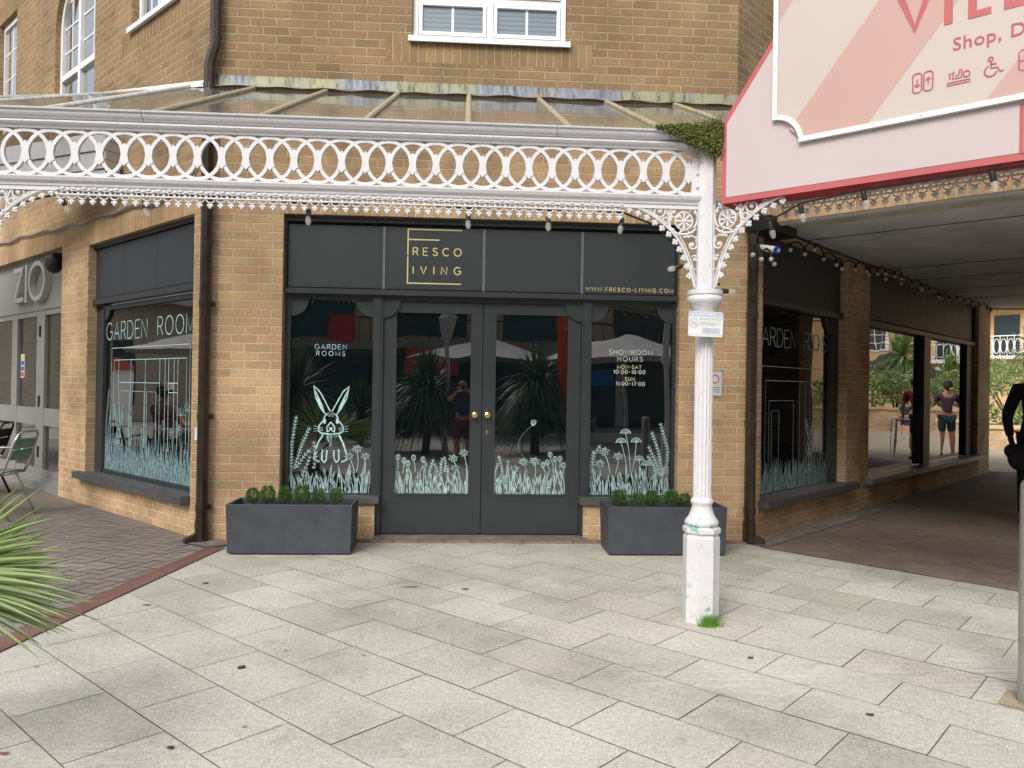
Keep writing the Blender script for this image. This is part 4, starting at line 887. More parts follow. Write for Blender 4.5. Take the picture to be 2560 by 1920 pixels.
mb = MB(); mb.lathe(cx_, cy_, [(.056, 1.785), (.063, 1.80), (.066, 1.83), (.076, 1.865), (.094, 1.89), (.104, 1.905), (.106, 1.92), (.1, 1.932), (.096, 1.936), (.104, 1.944), (.104, 1.968), (.09, 1.972)], 32); mb.build("capital", M_iron, colm, smooth=True)
mb = MB(); mb.lathe(cx_, cy_, [(.058, 1.965), (.056, 2.87)], 8, pi / 8); mb.box(FC, cx_ - .056, cx_ - .04, -.03, .03, 1.97, 2.48); mb.build("upper_post", M_iron, colm)
def bracket(fr, xb, dr, parent, mt=M_iron):
    S = 1 / 1675.
    def q(px, py): return ((2170 - px) * S, 2.475 - (py - 60) * S)
    def T(l): return [fr(xb + dr * q(*p)[0], 0, q(*p)[1]) for p in l]
    def sp(px, py, r_, a0, a1, turns=False, r1=None, n=14):
        out = []
        for i in range(n + 1):
            t = i / n; rr = r_ + ((r1 if r1 is not None else r_) - r_) * t; a = R(a0 + (a1 - a0) * t); out.append((px + rr * cos(a), py + rr * sin(a)))
        return T(out)
    mb = MB()
    arcp = [(1400, 62), (1500, 80), (1600, 118), (1700, 170), (1800, 240), (1880, 310), (1940, 375), (1990, 450), (2035, 540), (2070, 630), (2095, 720), (2115, 800), (2135, 870)]
    mb.tube(T(arcp), .0085, 6); mb.tube(T([(a + 22 * (1 if i > 4 else .4), b - 22) for i, (a, b) in enumerate(arcp[1:])]), .0045, 5)
    mb.tube(T([(2135, 870), (2165, 900), (2165, 60)]), .010, 5)
    # wheel with eight petals
    mb.tube(sp(2015, 215, 88, 0, 360, n=20), .0062, 5); mb.tube(sp(2015, 190, 135, 170, 405, n=18), .0062, 5)
    for k in range(8):
        a = R(45 * k); P = [(2015 + r_ * cos(a), 215 + r_ * sin(a)) for r_ in (12, 45, 68, 84)]; mb.tube(T(P), [.004, .0075, .010, .003], 5)
    mb.ball(T([(2015, 215)])[0], .013)
    # scrolls
    mb.tube(sp(1760, 125, 62, 60, 420, r1=14), .0062, 5); mb.ball(T([(1762, 128)])[0], .012)
    mb.tube(sp(1760, 125, 62, 60, -90), .006, 5); mb.tube(T([(1790, 70), (1840, 110), (1865, 180), (1872, 260), (1880, 305)]), .0065, 5)
    mb.tube(sp(1640, 95, 34, 90, 400, r1=8), .0055, 5); mb.tube(sp(1560, 80, 22, 90, 400, r1=6), .005, 5); mb.tube(T([(1590, 110), (1680, 120), (1710, 160)]), .005, 5)
    mb.tube(sp(1930, 130, 60, 200, 20, r1=50), .0055, 5); mb.tube(sp(1830, 215, 32, -180, 90, r1=26), .006, 5)
    mb.tube(sp(2105, 455, 55, -60, 330, r1=12), .0062, 5); mb.ball(T([(2105, 458)])[0], .011)
    mb.tube(T([(1900, 330), (1960, 350), (2030, 350), (2090, 330), (2140, 290)]), [.010, .009, .008, .007, .005], 5)
    mb.tube(T([(1960, 350), (1985, 320), (2040, 300), (2070, 320), (2050, 370), (2010, 380)]), .006, 5); mb.tube(T([(2060, 380), (2090, 360), (2140, 380), (2155, 430)]), .006, 5)
    mb.tube(sp(2130, 590, 34, -150, 200, r1=9), .0055, 5); mb.ball(T([(2130, 592)])[0], .009); mb.tube(T([(2090, 640), (2110, 690), (2150, 700)]), .005, 5)
    mb.tube(T([(2140, 130), (2120, 95), (2085, 90), (2070, 120)]), .006, 5)
    for k in ((1905, 310), (2130, 130), (1915, 130), (2080, 270), (1880, 95)): mb.ball(T([k])[0], .012)
    for cx2, cy2, ang in ((1462, 118, 100), (1550, 150, 108), (1640, 188, 118), (1720, 238, 125), (1795, 290, 130), (1865, 350, 140), (1930, 425, 145), (1975, 500, 150), (2020, 585, 158), (2052, 670, 165), (2078, 765, 172)):
        c0 = T([(cx2, cy2)])[0]; c1 = T([(cx2 + 10 * cos(R(ang)), cy2 + 10 * sin(R(ang)))])[0]; dn = (c1 - c0).normalized(); nrm_ = Vector((fr.nx, fr.ny, 0)); sd_ = dn.cross(nrm_)
        clover(mb, c0, dn, sd_, .0105)
        mb.tube(T([(cx2, cy2), (cx2 - 34 * cos(R(ang)), cy2 - 34 * sin(R(ang)))]), .005, 4)
    for p in ((1800, 70), (1700, 70), (2000, 60), (2100, 70), (1900, 66)): mb.tube(T([(p[0], 50), p]), .01, 4)
    return mb.build("bracket", mt, parent)
bracket(FC, 1.388, -1, colm); bracket(FB, .046, 1, colm)
col2 = thing("iron_column", "white iron column off the left edge, only its lacy bracket showing under the ring frieze", "column", (-2.83, -2.34, 0))
for ch in colm.children:
    if ch.name.startswith("bracket"): continue
    c = ch.copy(); col.objects.link(c); c.parent = col2
bracket(FC, -2.785, 1, col2)
col3 = thing("iron_column", "white iron column across the walkway, seen only mirrored in the shop window", "column", (3.7, -6.9, 0))
for ch in colm.children:
    if ch.name.startswith("bracket"): continue
    c = ch.copy(); col.objects.link(c); c.parent = col3

# moss and sedum growing out of the gutter corner
mb = MB(); r = random.Random(5)
for i in range(5200):
    t = r.random() ** .55; x = 1.09 + .40 * t; thick = .010 + .062 * t ** 2
    z = 2.915 + r.gauss(0, .4) * thick * 1.2 - (.05 * t if r.random() < .6 else 0) - (r.random() * .09 * min(1, t * 1.5) if r.random() < .2 + .4 * (t > .5) else 0)
    y = -2.40 + r.uniform(-.045, .02) - .02 * t + max(0, z - 2.97) * .5
    d_ = Vector((r.gauss(0, 1), r.gauss(-.6, 1), r.gauss(.3, 1))).normalized() * r.uniform(.010, .019); e = d_.orthogonal().normalized() * .0045; p = Vector((x, y, z))
    f_ = d_.cross(e).normalized() * .0045
    mb.add([p - e, p + f_, p + e, p - f_, p + d_], [(0, 1, 4), (1, 2, 4), (2, 3, 4), (3, 0, 4)], None, 1 if (z > 2.975 or r.random() < .12) else 0)
mb.build("gutter_plant", [M_sedum, M_sedumr], loc=(1.4, -2.4, 2.93), label="green and reddish stonecrop spilling over the gutter corner beside the pink sign", cat="plant")
# white ribbed beam seen through the frieze
fb = Fr(-3.62, 1.2, 153.5 - 180); mb = MB()
for i in range(5): mb.box(fb, -4.5, 0, -.12, .05 + .018 * (i % 2), 3.42 + i * .095, 3.42 + i * .095 + .088)
mb.build("ribbed_beam", M_iron, loc=(-3.62, 1.2, 3.42), label="white ribbed canopy beam running along the left wall behind the ring frieze", cat="beam")

# ---------------------------------------------------------------- drain pipes
def pipe(x, y, ztop, label, rot, shoe, sq=True):
    t = thing("drain_pipe", label, "pipe", (x, y, 0)); fr = Fr(x, y, rot)
    mb = MB(); mb.lathe(x, y, [(.047, .15), (.047, ztop)], 8 if sq else 14, pi / 8); mb.build("pipe", M_pipe, t, smooth=not sq)
    for z in (1.08, 2.05, .30, 3.1):
        if z < ztop: mb = MB(); mb.lathe(x, y, [(.052, z - .03), (.053, z + .03)], 8 if sq else 14, pi / 8); mb.box(fr, -.02, .075, -.05, -.02, z - .018, z + .018); mb.build("clip", M_pipe, t)
    mb = MB(); mb.lathe(x, y, [(.054, .02), (.054, .20)], 8, pi / 8)
    a = R(shoe); d_ = Vector((cos(a), sin(a), 0)); e = Vector((-d_.y, d_.x, 0)) * .035
    p0, p1 = Vector((x, y, .10)), Vector((x, y, .06)) + d_ * .14
    mb.add([p0 - e, p0 + e, p1 + e + Vector((0, 0, -.02)), p1 - e + Vector((0, 0, -.02)), p0 - e - Vector((0, 0, .09)), p0 + e - Vector((0, 0, .09)), p1 + e - Vector((0, 0, .055)), p1 - e - Vector((0, 0, .055))], [(0, 1, 2, 3), (7, 6, 5, 4), (0, 3, 7, 4), (1, 5, 6, 2), (3, 2, 6, 7)]); mb.build("shoe", M_pipe, t)
    return t
p1 = pipe(-2.235, -.075, 3.95, "dark brown downpipe on the building corner left of the shopfront, with a white sticker", 0, 215)
mb = MB(); mb.tube([(-2.19, -.075, 8), (-2.19, -.075, 4.28), (-2.235, -.075, 4.12), (-2.235, -.075, 3.9)], .047, 8); mb.build("upper_pipe", M_pipe, p1)
mb = MB(); mb.box(FA, -2.29, -2.268, .12, .1225, .88, .96 + .03); mb.build("white_sticker", M_white, p1)
p2 = pipe(2.575, -.06, 2.75, "dark brown downpipe on the building corner right of the shopfront, behind the iron column", 43, -20)
mb = MB(); mb.tube([(2.575, -.06, 2.7), (2.575, -.06, 2.86), (2.62, .0, 2.95)], .05, 8); mb.build("bend", M_pipe, p2)

# ---------------------------------------------------------------- planters and box plants
def planter(x0, x1, label):
    cx, cy = (x0 + x1) / 2, -.39; t = thing("planter", label, "planter", (cx, cy, 0), "slate grey trough planters")
    W_, D2, H_ = (x1 - x0) / 2, .20, .405; w2, d2 = W_ - .012, D2 - .012; th = .022; mb = MB()
    rr = lambda w_, d_, z: [(cx - w_, cy - d_, z), (cx + w_, cy - d_, z), (cx + w_, cy + d_, z), (cx - w_, cy + d_, z)]
    vs = rr(w2, d2, .012) + rr(W_, D2, H_) + rr(W_ - th, D2 - th, H_) + rr(W_ - th - .01, D2 - th - .01, .30) + rr(w2 - .02, d2 - .02, .012) + rr(w2 - .02, d2 - .02, -.004)
    fs = []
    for k in range(4):
        j = (k + 1) % 4; fs += [(k, j, 4 + j, 4 + k), (4 + k, 4 + j, 8 + j, 8 + k), (8 + k, 8 + j, 12 + j, 12 + k), (k, 16 + k, 16 + j, j), (16 + k, 20 + k, 20 + j, 16 + j)]
    mb.add(vs, fs); b_ = mb.build("trough", M_planter, t)
    bv = b_.modifiers.new("bevel", 'BEVEL'); bv.width = .004; bv.segments = 2; bv.limit_method = 'ANGLE'
    mb = MB(); mb.add(rr(W_ - th - .008, D2 - th - .008, .335), [(0, 1, 2, 3)]); mb.build("soil", M_soil, t)
    return t
planter(-1.882, -.884, "slate grey trough planter left of the doors holding six small box plants")
planter(1.194, 2.192, "slate grey trough planter right of the doors, half hidden by the white column")
boxes = []
for v in range(4):
    r = random.Random(40 + v); mb = MB()
    for i in range(1100):
        a, u_ = r.uniform(0, 2 * pi), r.random(); zz = .05 + .13 * u_ + r.gauss(0, .006); rad = (.020 + .029 * sin(pi * min(1, u_ * .9 + .1))) * (.35 + .75 * r.random() ** .5)
        p = Vector((rad * cos(a), rad * sin(a), zz)); d_ = Vector((cos(a) * .7, sin(a) * .7, r.uniform(-.1, 1))).normalized() * r.uniform(.010, .016); e = d_.cross(Vector((r.gauss(0, 1), r.gauss(0, 1), r.gauss(0, 1)))).normalized() * .0045
        mb.add([p, p + d_ * .5 + e, p + d_, p + d_ * .5 - e], [(0, 1, 2, 3)])
    ml_ = mb.mesh("box_leaves%d" % v); ml_.materials.append(M_box)
    mb = MB(); mb.tube([(0, 0, -.04), (0, 0, .1)], .004, 5)
    for k in range(5): a = k * 1.3; mb.tube([(0, 0, .0 + .01 * k), (.03 * cos(a), .03 * sin(a), .10 + .01 * k)], .002, 4)
    ms_ = mb.mesh("box_stem%d" % v); ms_.materials.append(M_bark); boxes.append((ml_, ms_))
lx = (-1.722, -1.600, -1.462, -1.326, -1.187, -1.040); rx = (1.319, 1.483, 1.603, 1.772, 1.886)
lab = ["small box plant at the left end of the left planter", "second box plant from the left in the left planter", "third box plant in the left planter, the darkest and tallest", "fourth box plant from the left in the left planter", "fifth box plant from the left in the left planter", "small box plant at the right end of the left planter",
       "spreading box plant at the left end of the right planter", "second box plant from the left in the right planter", "middle box plant of the right planter", "fourth box plant in the right planter, close to its neighbour", "box plant in the right planter nearest the white column"]
for i, x in enumerate(lx + rx):
    t = thing("box_plant", lab[i], "plant", (x, -.40, .345), "small box plants in the planters", rz=i * 1.7); k = rnd.uniform(.95, 1.18); t.scale = (k * (1.2 if i > 5 else .98), k * 1.0, k * (.80 if i > 5 else .90))
    for me_, nm in zip(boxes[i % 4], ("foliage", "stem")): o = bpy.data.objects.new(nm, me_); col.objects.link(o); o.parent = t
# tuft of grass and debris at the column foot
mb = MB(); r = random.Random(9)
for i in range(230):
    a = r.uniform(0, 2 * pi); b_ = Vector((1.445 + r.gauss(0, .028), -2.475 + r.gauss(0, .012), 0)); h = r.uniform(.03, .085); d_ = Vector((cos(a) * .03, sin(a) * .02 - .012, 0)); e = Vector((.0016, 0, 0))
    mb.add([b_ - e, b_ + e, b_ + d_ * .4 + e * .7 + Vector((0, 0, h * .7)), b_ + d_ * .4 - e * .7 + Vector((0, 0, h * .7)), b_ + d_ * 1.3 + Vector((0, 0, h))], [(0, 1, 2, 3), (3, 2, 4)])
mb.build("grass_tuft", M_grass, loc=(1.44, -2.48, 0), label="bright green tuft of grass at the foot of the white column", cat="grass")
def leaf(x, y, L, W_, rz, label, c, nm="fallen_leaf", cat="leaf"):
    mb = MB(); P = [(-L / 2, 0), (-L * .2, -W_ / 2), (L * .25, -W_ * .45), (L / 2, W_ * .1), (L * .2, W_ * .5), (-L * .25, W_ * .4)]
    vs = [(x + a * cos(rz) - b * sin(rz), y + a * sin(rz) + b * cos(rz), .004 + .006 * (i % 2)) for i, (a, b) in enumerate(P)]; mb.add(vs, [tuple(range(6))])
    mb.build(nm, c, loc=(x, y, 0), label=label, cat=cat, group="litter on the paving")
M_litd = plain("dark_litter", lin(58, 50, 54), .8); M_lity = plain("yellow_leaf", lin(176, 160, 84), .7); M_litw = plain("white_litter", lin(220, 216, 206), .7); M_litr = plain("red_brown_twig", lin(128, 76, 58), .8)
leaf(-1.049, -3.1, .045, .03, .8, "curled dark leaf on the pale slabs at lower left", M_litd); leaf(-1.076, -3.937, .035, .018, .2, "dark scrap on the slabs at the very bottom left", M_litd)
leaf(1.487, -3.008, .035, .02, 0, "round dark spot of litter right of the column on the slabs", M_litd); leaf(-.354, -1.589, .15, .012, .05, "thin red brown twig lying on the slabs before the doors", M_litr, "twig", "twig")
leaf(.026, -1.652, .06, .02, .1, "dark brown leaf on the slabs below the right hand door", M_dryleaf); leaf(-.489, -2.936, .03, .014, 2.6, "small yellow leaf on the pale slabs", M_lity)
leaf(1.743, -3.71, .04, .018, -.2, "dark oblong mark of litter on the slabs at lower right", M_litd); leaf(-1.664, -3.968, .06, .012, .1, "short brown twig at the bottom left edge", M_litr, "twig", "twig")
leaf(-1.74, -1.494, .05, .03, .4, "brown leaf lying between the red channel and the left planter", M_dryleaf); leaf(-1.921, -2.026, .07, .012, -.1, "dark twig on the slabs beside the red channel", M_dryleaf, "twig", "twig")
mb = MB(); r = random.Random(77)      # pale crumbs strewn over the block paving
for i in range(150):
    x, y = r.uniform(-7, -2.4), r.uniform(-4.5, 3.2)
    if y > -(x + 2.4) * 1.0 or x > -2.3 - (.02 - y) * .13 - .05: continue
    s_ = r.uniform(.004, .012); a = r.uniform(0, pi); mb.add([(x + s_ * cos(a), y + s_ * sin(a), .007), (x - s_ * sin(a) * .5, y + s_ * cos(a) * .5, .009), (x - s_ * cos(a), y - s_ * sin(a), .007), (x + s_ * sin(a) * .5, y - s_ * cos(a) * .5, .007)], [(0, 1, 2, 3)])
mb.build("crumbs", M_litw, label="pale crumbs and petals scattered on the dark block paving", cat="litter", kind="stuff")

# ---------------------------------------------------------------- pink sign
M_rose = plain("rose_ink", lin(172, 84, 92), .5, bst=0)
sg = thing("pink_sign", "large pale pink board with coral edges and a white frame over the passage", "sign", FS(.7, -.05, 2.9))
SE = 2.75
out = [(-.048, 2.465), (SE, 2.455), (SE, 4.4), (1.0, 4.4), (-.048, 2.938)]
mb = MB(); mb.prism(FS, out, -.165, 0); bd = mb.build("board", M_coral, sg)
mb = MB(); mb.prism(FS, [(-.018, 2.500), (SE - .03, 2.490), (SE - .03, 4.37), (1.02, 4.37), (-.018, 2.930)], -.01, .002); mb.build("pink_panel", M_pink, bd)
mb = MB(); mb.box(FS, -.046, SE, -.088, -.002, 2.459, 2.4645) if False else None
mb.add([FS(-.047, -.001, 2.4635), FS(-.047, -.164, 2.4635), FS(SE, -.164, 2.4535), FS(SE, -.001, 2.4535)], [(0, 1, 2, 3)]); mb.build("dark_red_underside", M_dred, bd)
mb = MB(); mb.box(FS, 1.428, 1.446, .002, .0035, 2.49, 2.72); mb.build("coral_seam", M_coral, bd)
fx0, fx1, fz0, fz1, cr = .262, 2.60, 2.735, 4.10, .150
def fout(i):  # outline with concave corners, inset i
    rr_ = cr + i; a0, a1, b0, b1 = fx0, fx1, fz0, fz1
    def cc(cx, cz, s0, s1): return [(cx + rr_ * cos(R(s0 + (s1 - s0) * k / 8)), cz + rr_ * sin(R(s0 + (s1 - s0) * k / 8))) for k in range(9)]
    e = R(0)
    def cut(v): return sqrt(max(0, rr_ ** 2 - i ** 2))
    k_ = cut(0)
    pts = []
    for cx, cz, sx_, sz_ in ((a0, b0, 1, 1), (a1, b0, -1, 1), (a1, b1, -1, -1), (a0, b1, 1, -1)):
        aa = math.asin(min(1, i / rr_)); seg = [(cx + sx_ * rr_ * cos(aa + (pi / 2 - 2 * aa) * k / 8), cz + sz_ * rr_ * sin(aa + (pi / 2 - 2 * aa) * k / 8)) for k in range(9)]
        if (sx_ > 0) == (sz_ > 0): seg = seg[::-1]
        pts += seg
    return pts
O_, I_ = fout(0), fout(.027)
mb = MB(); n = len(O_)
for i in range(n):
    j = (i + 1) % n; mb.prism(FS, [O_[i], O_[j], I_[j], I_[i]], -.005, .028)
mb.build("white_frame", M_signwhite, sg)
mb = MB(); mb.prism(FS, fout(.012), 0, .014); fcp = mb.build("sign_face", M_stripeB, sg)
mb = MB()
sl_ = .62 / .54
def stripe(xa, xb, mt_m):   # slanted band clipped to the face
    band = [(xa, 2.3), (xb, 2.3), (xb + 2.2 * .80, 4.5), (xa + 2.2 * .80, 4.5)]
    c_ = clip(band, [(fx0 + .028, fz0 + cr), (fx0 + cr * .8 + .03, fz0 + .028), (fx1 - .16, fz0 + .028), (fx1 - .03, fz0 + .17), (fx1 - .03, fz1 - .17), (fx1 - .17, fz1 - .03), (fx0 + .17, fz1 - .03), (fx0 + .028, fz1 - cr)])
    if len(c_) > 2: mb.prism(FS, c_, .010, .0152, back=False)
stripe(-.06, .39, 0); stripe(.92, 1.42, 0); stripe(-1.0, -.62, 0); stripe(2.0, 2.5, 0)
mb.build("blush_stripe", M_stripeA, fcp)
mb = MB(); o = .0165; H_ = .42
vx = .905
def bold(txt, x, z, h, wd, gap):
    for c in txt:
        a, st_ = GL[c]
        for s_ in st_: mb.ribbon(FS, [(x + p[0] * h, z + p[1] * h) for p in s_], wd, o)
        x += a * h + gap
bold("V", .845, 3.192, .36, .050, 0); mb.box(FS, 1.112, 1.150, o - .001, o, 3.172, 3.54); mb.box(FS, 1.215, 1.252, o - .001, o, 3.172, 3.54); mb.box(FS, 1.252, 1.312, o - .001, o, 3.172, 3.205)
mb.box(FS, 1.362, 1.399, o - .001, o, 3.172, 3.54); mb.box(FS, 1.399, 1.462, o - .001, o, 3.172, 3.205); bold("AGE", 1.50, 3.187, .345, .038, .06)
mb.build("large_lettering", M_coral, fcp)
mb = MB(); text_polys("Shop, Drink", .088, FS, 1.150, 3.037, 0, o, mb, space=1.06, bold=.0006); mb.build("small_lettering", plain("deep_rose_ink", lin(172, 84, 92), .5, bst=0), fcp)
W_ = .0065; mb = MB()
def rr2(x0, x1, z0, z1): mb.ribbon(FS, [(x0 + .01, z0), (x0, z0 + .01), (x0, z1 - .01), (x0 + .01, z1), (x1 - .01, z1), (x1, z1 - .01), (x1, z0 + .01), (x1 - .01, z0), (x0 + .01, z0)], W_, o)
rr2(.976, 1.016, 2.870, 2.965); rr2(1.026, 1.066, 2.870, 2.965)
for x, s_ in ((.996, -1), (1.046, 1)): mb.ribbon(FS, [(x, 2.917 - s_ * .018), (x, 2.917 + s_ * .018)], W_, o); mb.ribbon(FS, [(x - .011, 2.917 + s_ * .006), (x, 2.917 + s_ * .02), (x + .011, 2.917 + s_ * .006)], W_, o)
mb.build('pictogram', M_rose, fcp); mb = MB(); mb.ribbon(FS, [(1.130, 2.872), (1.228, 2.872), (1.228, 2.884), (1.130, 2.884), (1.13, 2.872)], W_ * .8, o); mb.ribbon(FS, arc(1.212, 2.912, .014, .015, 0, 360, 10), W_, o)
mb.ribbon(FS, [(1.142, 2.90), (1.138, 2.93), (1.150, 2.925), (1.158, 2.935), (1.152, 2.90), (1.19, 2.90), (1.192, 2.94), (1.183, 2.94), (1.178, 2.915), (1.165, 2.91)], W_, o)
mb.build('pictogram', M_rose, fcp); mb = MB(); mb.ribbon(FS, arc(1.312, 2.955, .010, .010, 0, 360, 8), W_, o); mb.ribbon(FS, [(1.312, 2.942), (1.314, 2.912), (1.338, 2.912), (1.352, 2.888), (1.364, 2.892)], W_, o); mb.ribbon(FS, [(1.313, 2.930), (1.336, 2.930)], W_, o); mb.ribbon(FS, arc(1.312, 2.900, .025, .026, 110, 350, 12), W_, o)
mb.build('pictogram', M_rose, fcp); mb = MB(); rr2(1.425, 1.50, 2.870, 2.965); mb.ribbon(FS, arc(1.462, 2.945, .008, .008, 0, 360, 8), W_, o); mb.ribbon(FS, [(1.425, 2.915), (1.50, 2.915)], W_, o)
mb.build("pictogram", M_rose, fcp)
mb = MB()
for x, z in ((.272, 3.16), (1.02, 2.746), (1.9, 2.746)): mb.prism(FS, [(x + .005 * cos(t), z + .005 * sin(t)) for t in [k * pi / 4 for k in range(8)]], .027, .029)
mb.build("frame_screw", M_galv, sg)

# ---------------------------------------------------------------- small notices
FN = Fr(1.401, -2.452, 1.0); nt_ = thing("notice_plate", "white notice plate strapped to the iron column, with a crossed out bicycle", "sign", (1.401, -2.45, 1.76))
mb = MB(); x0, x1, z0, z1, c = -.103, .103, 1.686, 1.832, .008
rot_ = R(-1.2)
def rp(x, z): return (x * cos(rot_) - (z - 1.76) * sin(rot_), 1.76 + x * sin(rot_) + (z - 1.76) * cos(rot_))
mb.prism(FN, [rp(*p) for p in ((x0 + c, z0), (x1 - c, z0), (x1, z0 + c), (x1, z1 - c), (x1 - c, z1), (x0 + c, z1), (x0, z1 - c), (x0, z0 + c))], 0, .004); pl_ = mb.build("plate", M_signwhite, nt_)
mb = MB(); mb.prism(FN, [rp(*p) for p in ((x0 + .003, 1.803), (x1 - .003, 1.803), (x1 - .003, 1.829), (x0 + .003, 1.829))], .004, .0045, back=False); mb.prism(FN, [rp(*p) for p in ((-.022, 1.705), (.085, 1.705), (.085, 1.738), (-.022, 1.738))], .004, .0045, back=False); mb.build("blue_band", plain("faded_blue_ink", lin(176, 182, 200), .6, bst=0), pl_)
mb = MB(); text_polys("BRIGHTON MARINA", .0165, FN, x0 + .012, 1.810, 0, .005, mb, bold=.0006); mb.build("band_lettering", M_signwhite, pl_)
mb = MB(); text_polys("POLITE NOTICE", .0185, FN, -.036, 1.781, 0, .0047, mb, bold=.0005)
for i in range(4): mb.ribbon(FN, [rp(-.034, 1.770 - i * .006), rp(.09 - .03 * (i % 2), 1.770 - i * .006)], .0022, .0047)
for i in range(3): mb.ribbon(FN, [rp(-.012, 1.730 - i * .008), rp(.035, 1.730 - i * .008)], .002, .0049)
mb.ribbon(FN, [rp(-.098, 1.697), rp(.098, 1.697)], .0018, .0047)
mb.ribbon(FN, [rp(a, b) for a, b in arc(-.071, 1.763, .026, .028, 0, 360, 16)], .003, .0047); mb.ribbon(FN, [rp(-.09, 1.783), rp(-.052, 1.743)], .003, .0048)
for dx in (-.012, .012): mb.ribbon(FN, [rp(a, b) for a, b in arc(-.071 + dx, 1.758, .008, .008, 0, 360, 8)], .002, .0047)
mb.ribbon(FN, [rp(-.083, 1.758), rp(-.075, 1.771), (-.063, 1.769), rp(-.059, 1.758)], .002, .0047)
mb.build("grey_lettering", plain("faded_grey_ink", lin(168, 166, 170), .6, bst=0), pl_)
pn = thing("wall_notice", "small white notice with a pink ring on the brick pier behind the iron column", "sign", (2.26, -.01, 1.43))
mb = MB(); mb.box(FA, 2.20, 2.325, 0, .012, 1.322, 1.543); b_ = mb.build("plate", M_signwhite, pn)
mb = MB(); mb.ribbon(FA, arc(2.262, 1.475, .033, .036, 0, 360, 18), .010, .0135); mb.build("pink_ring", plain("magenta_ink", lin(196, 60, 130), .5, bst=0), b_)
mb = MB(); mb.ribbon(FA, [(2.208, 1.327), (2.208, 1.538), (2.318, 1.538), (2.318, 1.327), (2.208, 1.327)], .003, .0132)
for i in range(3): mb.ribbon(FA, [(2.22, 1.40 - .02 * i), (2.305, 1.40 - .02 * i)], .006, .0132)
mb.build("grey_line", plain("plum_grey_ink", lin(110, 96, 120), .5, bst=0), b_)
mb = MB(); r = random.Random(2)      # plugged drill holes in the pier belong to the wall
for x, z in ((2.03, 1.62), (2.02, 1.58), (2.36, 1.58), (2.33, 1.55), (2.02, 1.13), (2.08, 1.15), (2.36, 1.14), (2.37, 1.08), (2.35, .32)): mb.prism(FA, [(x + .006 * cos(t), z + .006 * sin(t)) for t in [k * pi / 3 for k in range(6)]], 0, .0015, back=False)
mb.build("drill_hole", M_black, bld)

# ---------------------------------------------------------------- festoon lights
def bulb(mbh, mbb, p, d_):
    d_ = Vector(d_).normalized(); p = Vector(p)
    mbh.tube([p, p + d_ * .012, p + d_ * .05], [.010, .0145, .0145], 8)
    c = p + d_ * .068; q = [p + d_ * (.046 + .045 * (1 - cos(pi * k / 6)) / 2 * 1.15) for k in range(7)]
    mbb.tube(q, [.010, .014, .0165, .017, .0155, .010, .002], 8)
fl_ = thing("festoon_lights", "black cable with clear bulbs hung along the lace trim of the canopy", "string lights", (0, -2.3, 2.44))
cab = MB(); pts = [(-2.321, 2.455, (.5, 0, -1)), (-1.860, 2.455, (.25, 0, -1)), (-.923, 2.43, (0, -.1, -1)), (.008, 2.435, (0, -.1, -1)), (.483, 2.435, (0, -.1, -1)), (.929, 2.43, (-.2, -.1, -1)), (1.30, 2.155, (-1, 0, -.3)), (1.53, 2.01, (1, 0, -.05))]
cp = []
for i, (x, z, d_) in enumerate(pts):
    h_, b_ = MB(), MB(); bulb(h_, b_, (x, -2.315, z - .035), d_); ho = h_.build("bulb_holder", M_black, fl_, smooth=True); b_.build("bulb", M_bulb, ho, smooth=True)
    cp.append(Vector((x, -2.31, z)))
cc_ = []
for a, b in zip([Vector((-2.78, -2.3, 2.3))] + cp[:6], cp[:6]):
    for k in range(6): t = k / 6; cc_.append(a.lerp(b, t) + Vector((0, .03, .015 * sin(pi * t))))
cc_ += [cp[5], Vector((1.15, -2.28, 2.36)), cp[6] + Vector((.03, .02, 0)), Vector((1.40, -2.25, 2.1)), cp[7]]
cab.tube(cc_, .006, 5); cab.build("cable", M_black, fl_)
f2 = thing("festoon_lights", "black cable with clear bulbs under the lace trim behind the pink sign", "string lights", FB(1, 0, 2.42)); cab = MB(); cc_ = [FB(.34, -.02, 2.38)]
for x, z in ((.40, 2.33), (.57, 2.40), (.90, 2.425), (1.48, 2.43), (2.1, 2.43), (2.9, 2.43)):
    h_, b_ = MB(), MB(); bulb(h_, b_, FB(x, .01, z), (.3, .1, -1)); ho = h_.build("bulb_holder", M_black, f2, smooth=True); b_.build("bulb", M_bulb, ho, smooth=True); cc_.append(FB(x, 0, z + .01))
cab.tube(cc_, .006, 5); cab.build("cable", M_black, f2)
f3 = thing("festoon_lights", "long string of small round bulbs looped along the dark passage ceiling edge", "string lights", FR(3, .15, 2.75)); cab = MB()
bp = [(-.25, 2.56), (-.15, 2.53), (-.02, 2.545), (.176, 2.532), (.449, 2.697), (.706, 2.689), (1.093, 2.79), (1.246, 2.713), (1.511, 2.687), (1.824, 2.692), (2.141, 2.716), (2.391, 2.724), (2.652, 2.726), (2.85, 2.75), (3.029, 2.770), (3.228, 2.738), (3.45, 2.79), (3.618, 2.780), (3.817, 2.745), (4.144, 2.755), (4.401, 2.749), (4.691, 2.752), (4.922, 2.748), (5.259, 2.711), (5.560, 2.725), (5.889, 2.727), (6.198, 2.755), (6.423, 2.758), (6.773, 2.765), (7.046, 2.770), (7.361, 2.766), (7.687, 2.781), (8.1, 2.78), (8.6, 2.79)]
M_bulb2 = plain("round_bulb_glass", (.60, .60, .56, 1), .2, bst=0)
hs_ = []
for i, (x, z) in enumerate(bp):
    o_ = .15 + .03 * (i % 3); q = FR(x, o_, z); b_ = MB(); b_.ball(q, .022, 10, 7); ho = b_.build("bulb", M_bulb2, f3, smooth=True)
    h_ = MB(); h_.tube([q + Vector((0, 0, .018)), q + Vector((0, 0, .062))], .015, 6); h_.build("bulb_holder", M_black, ho); hs_.append(q + Vector((0, 0, .065)))
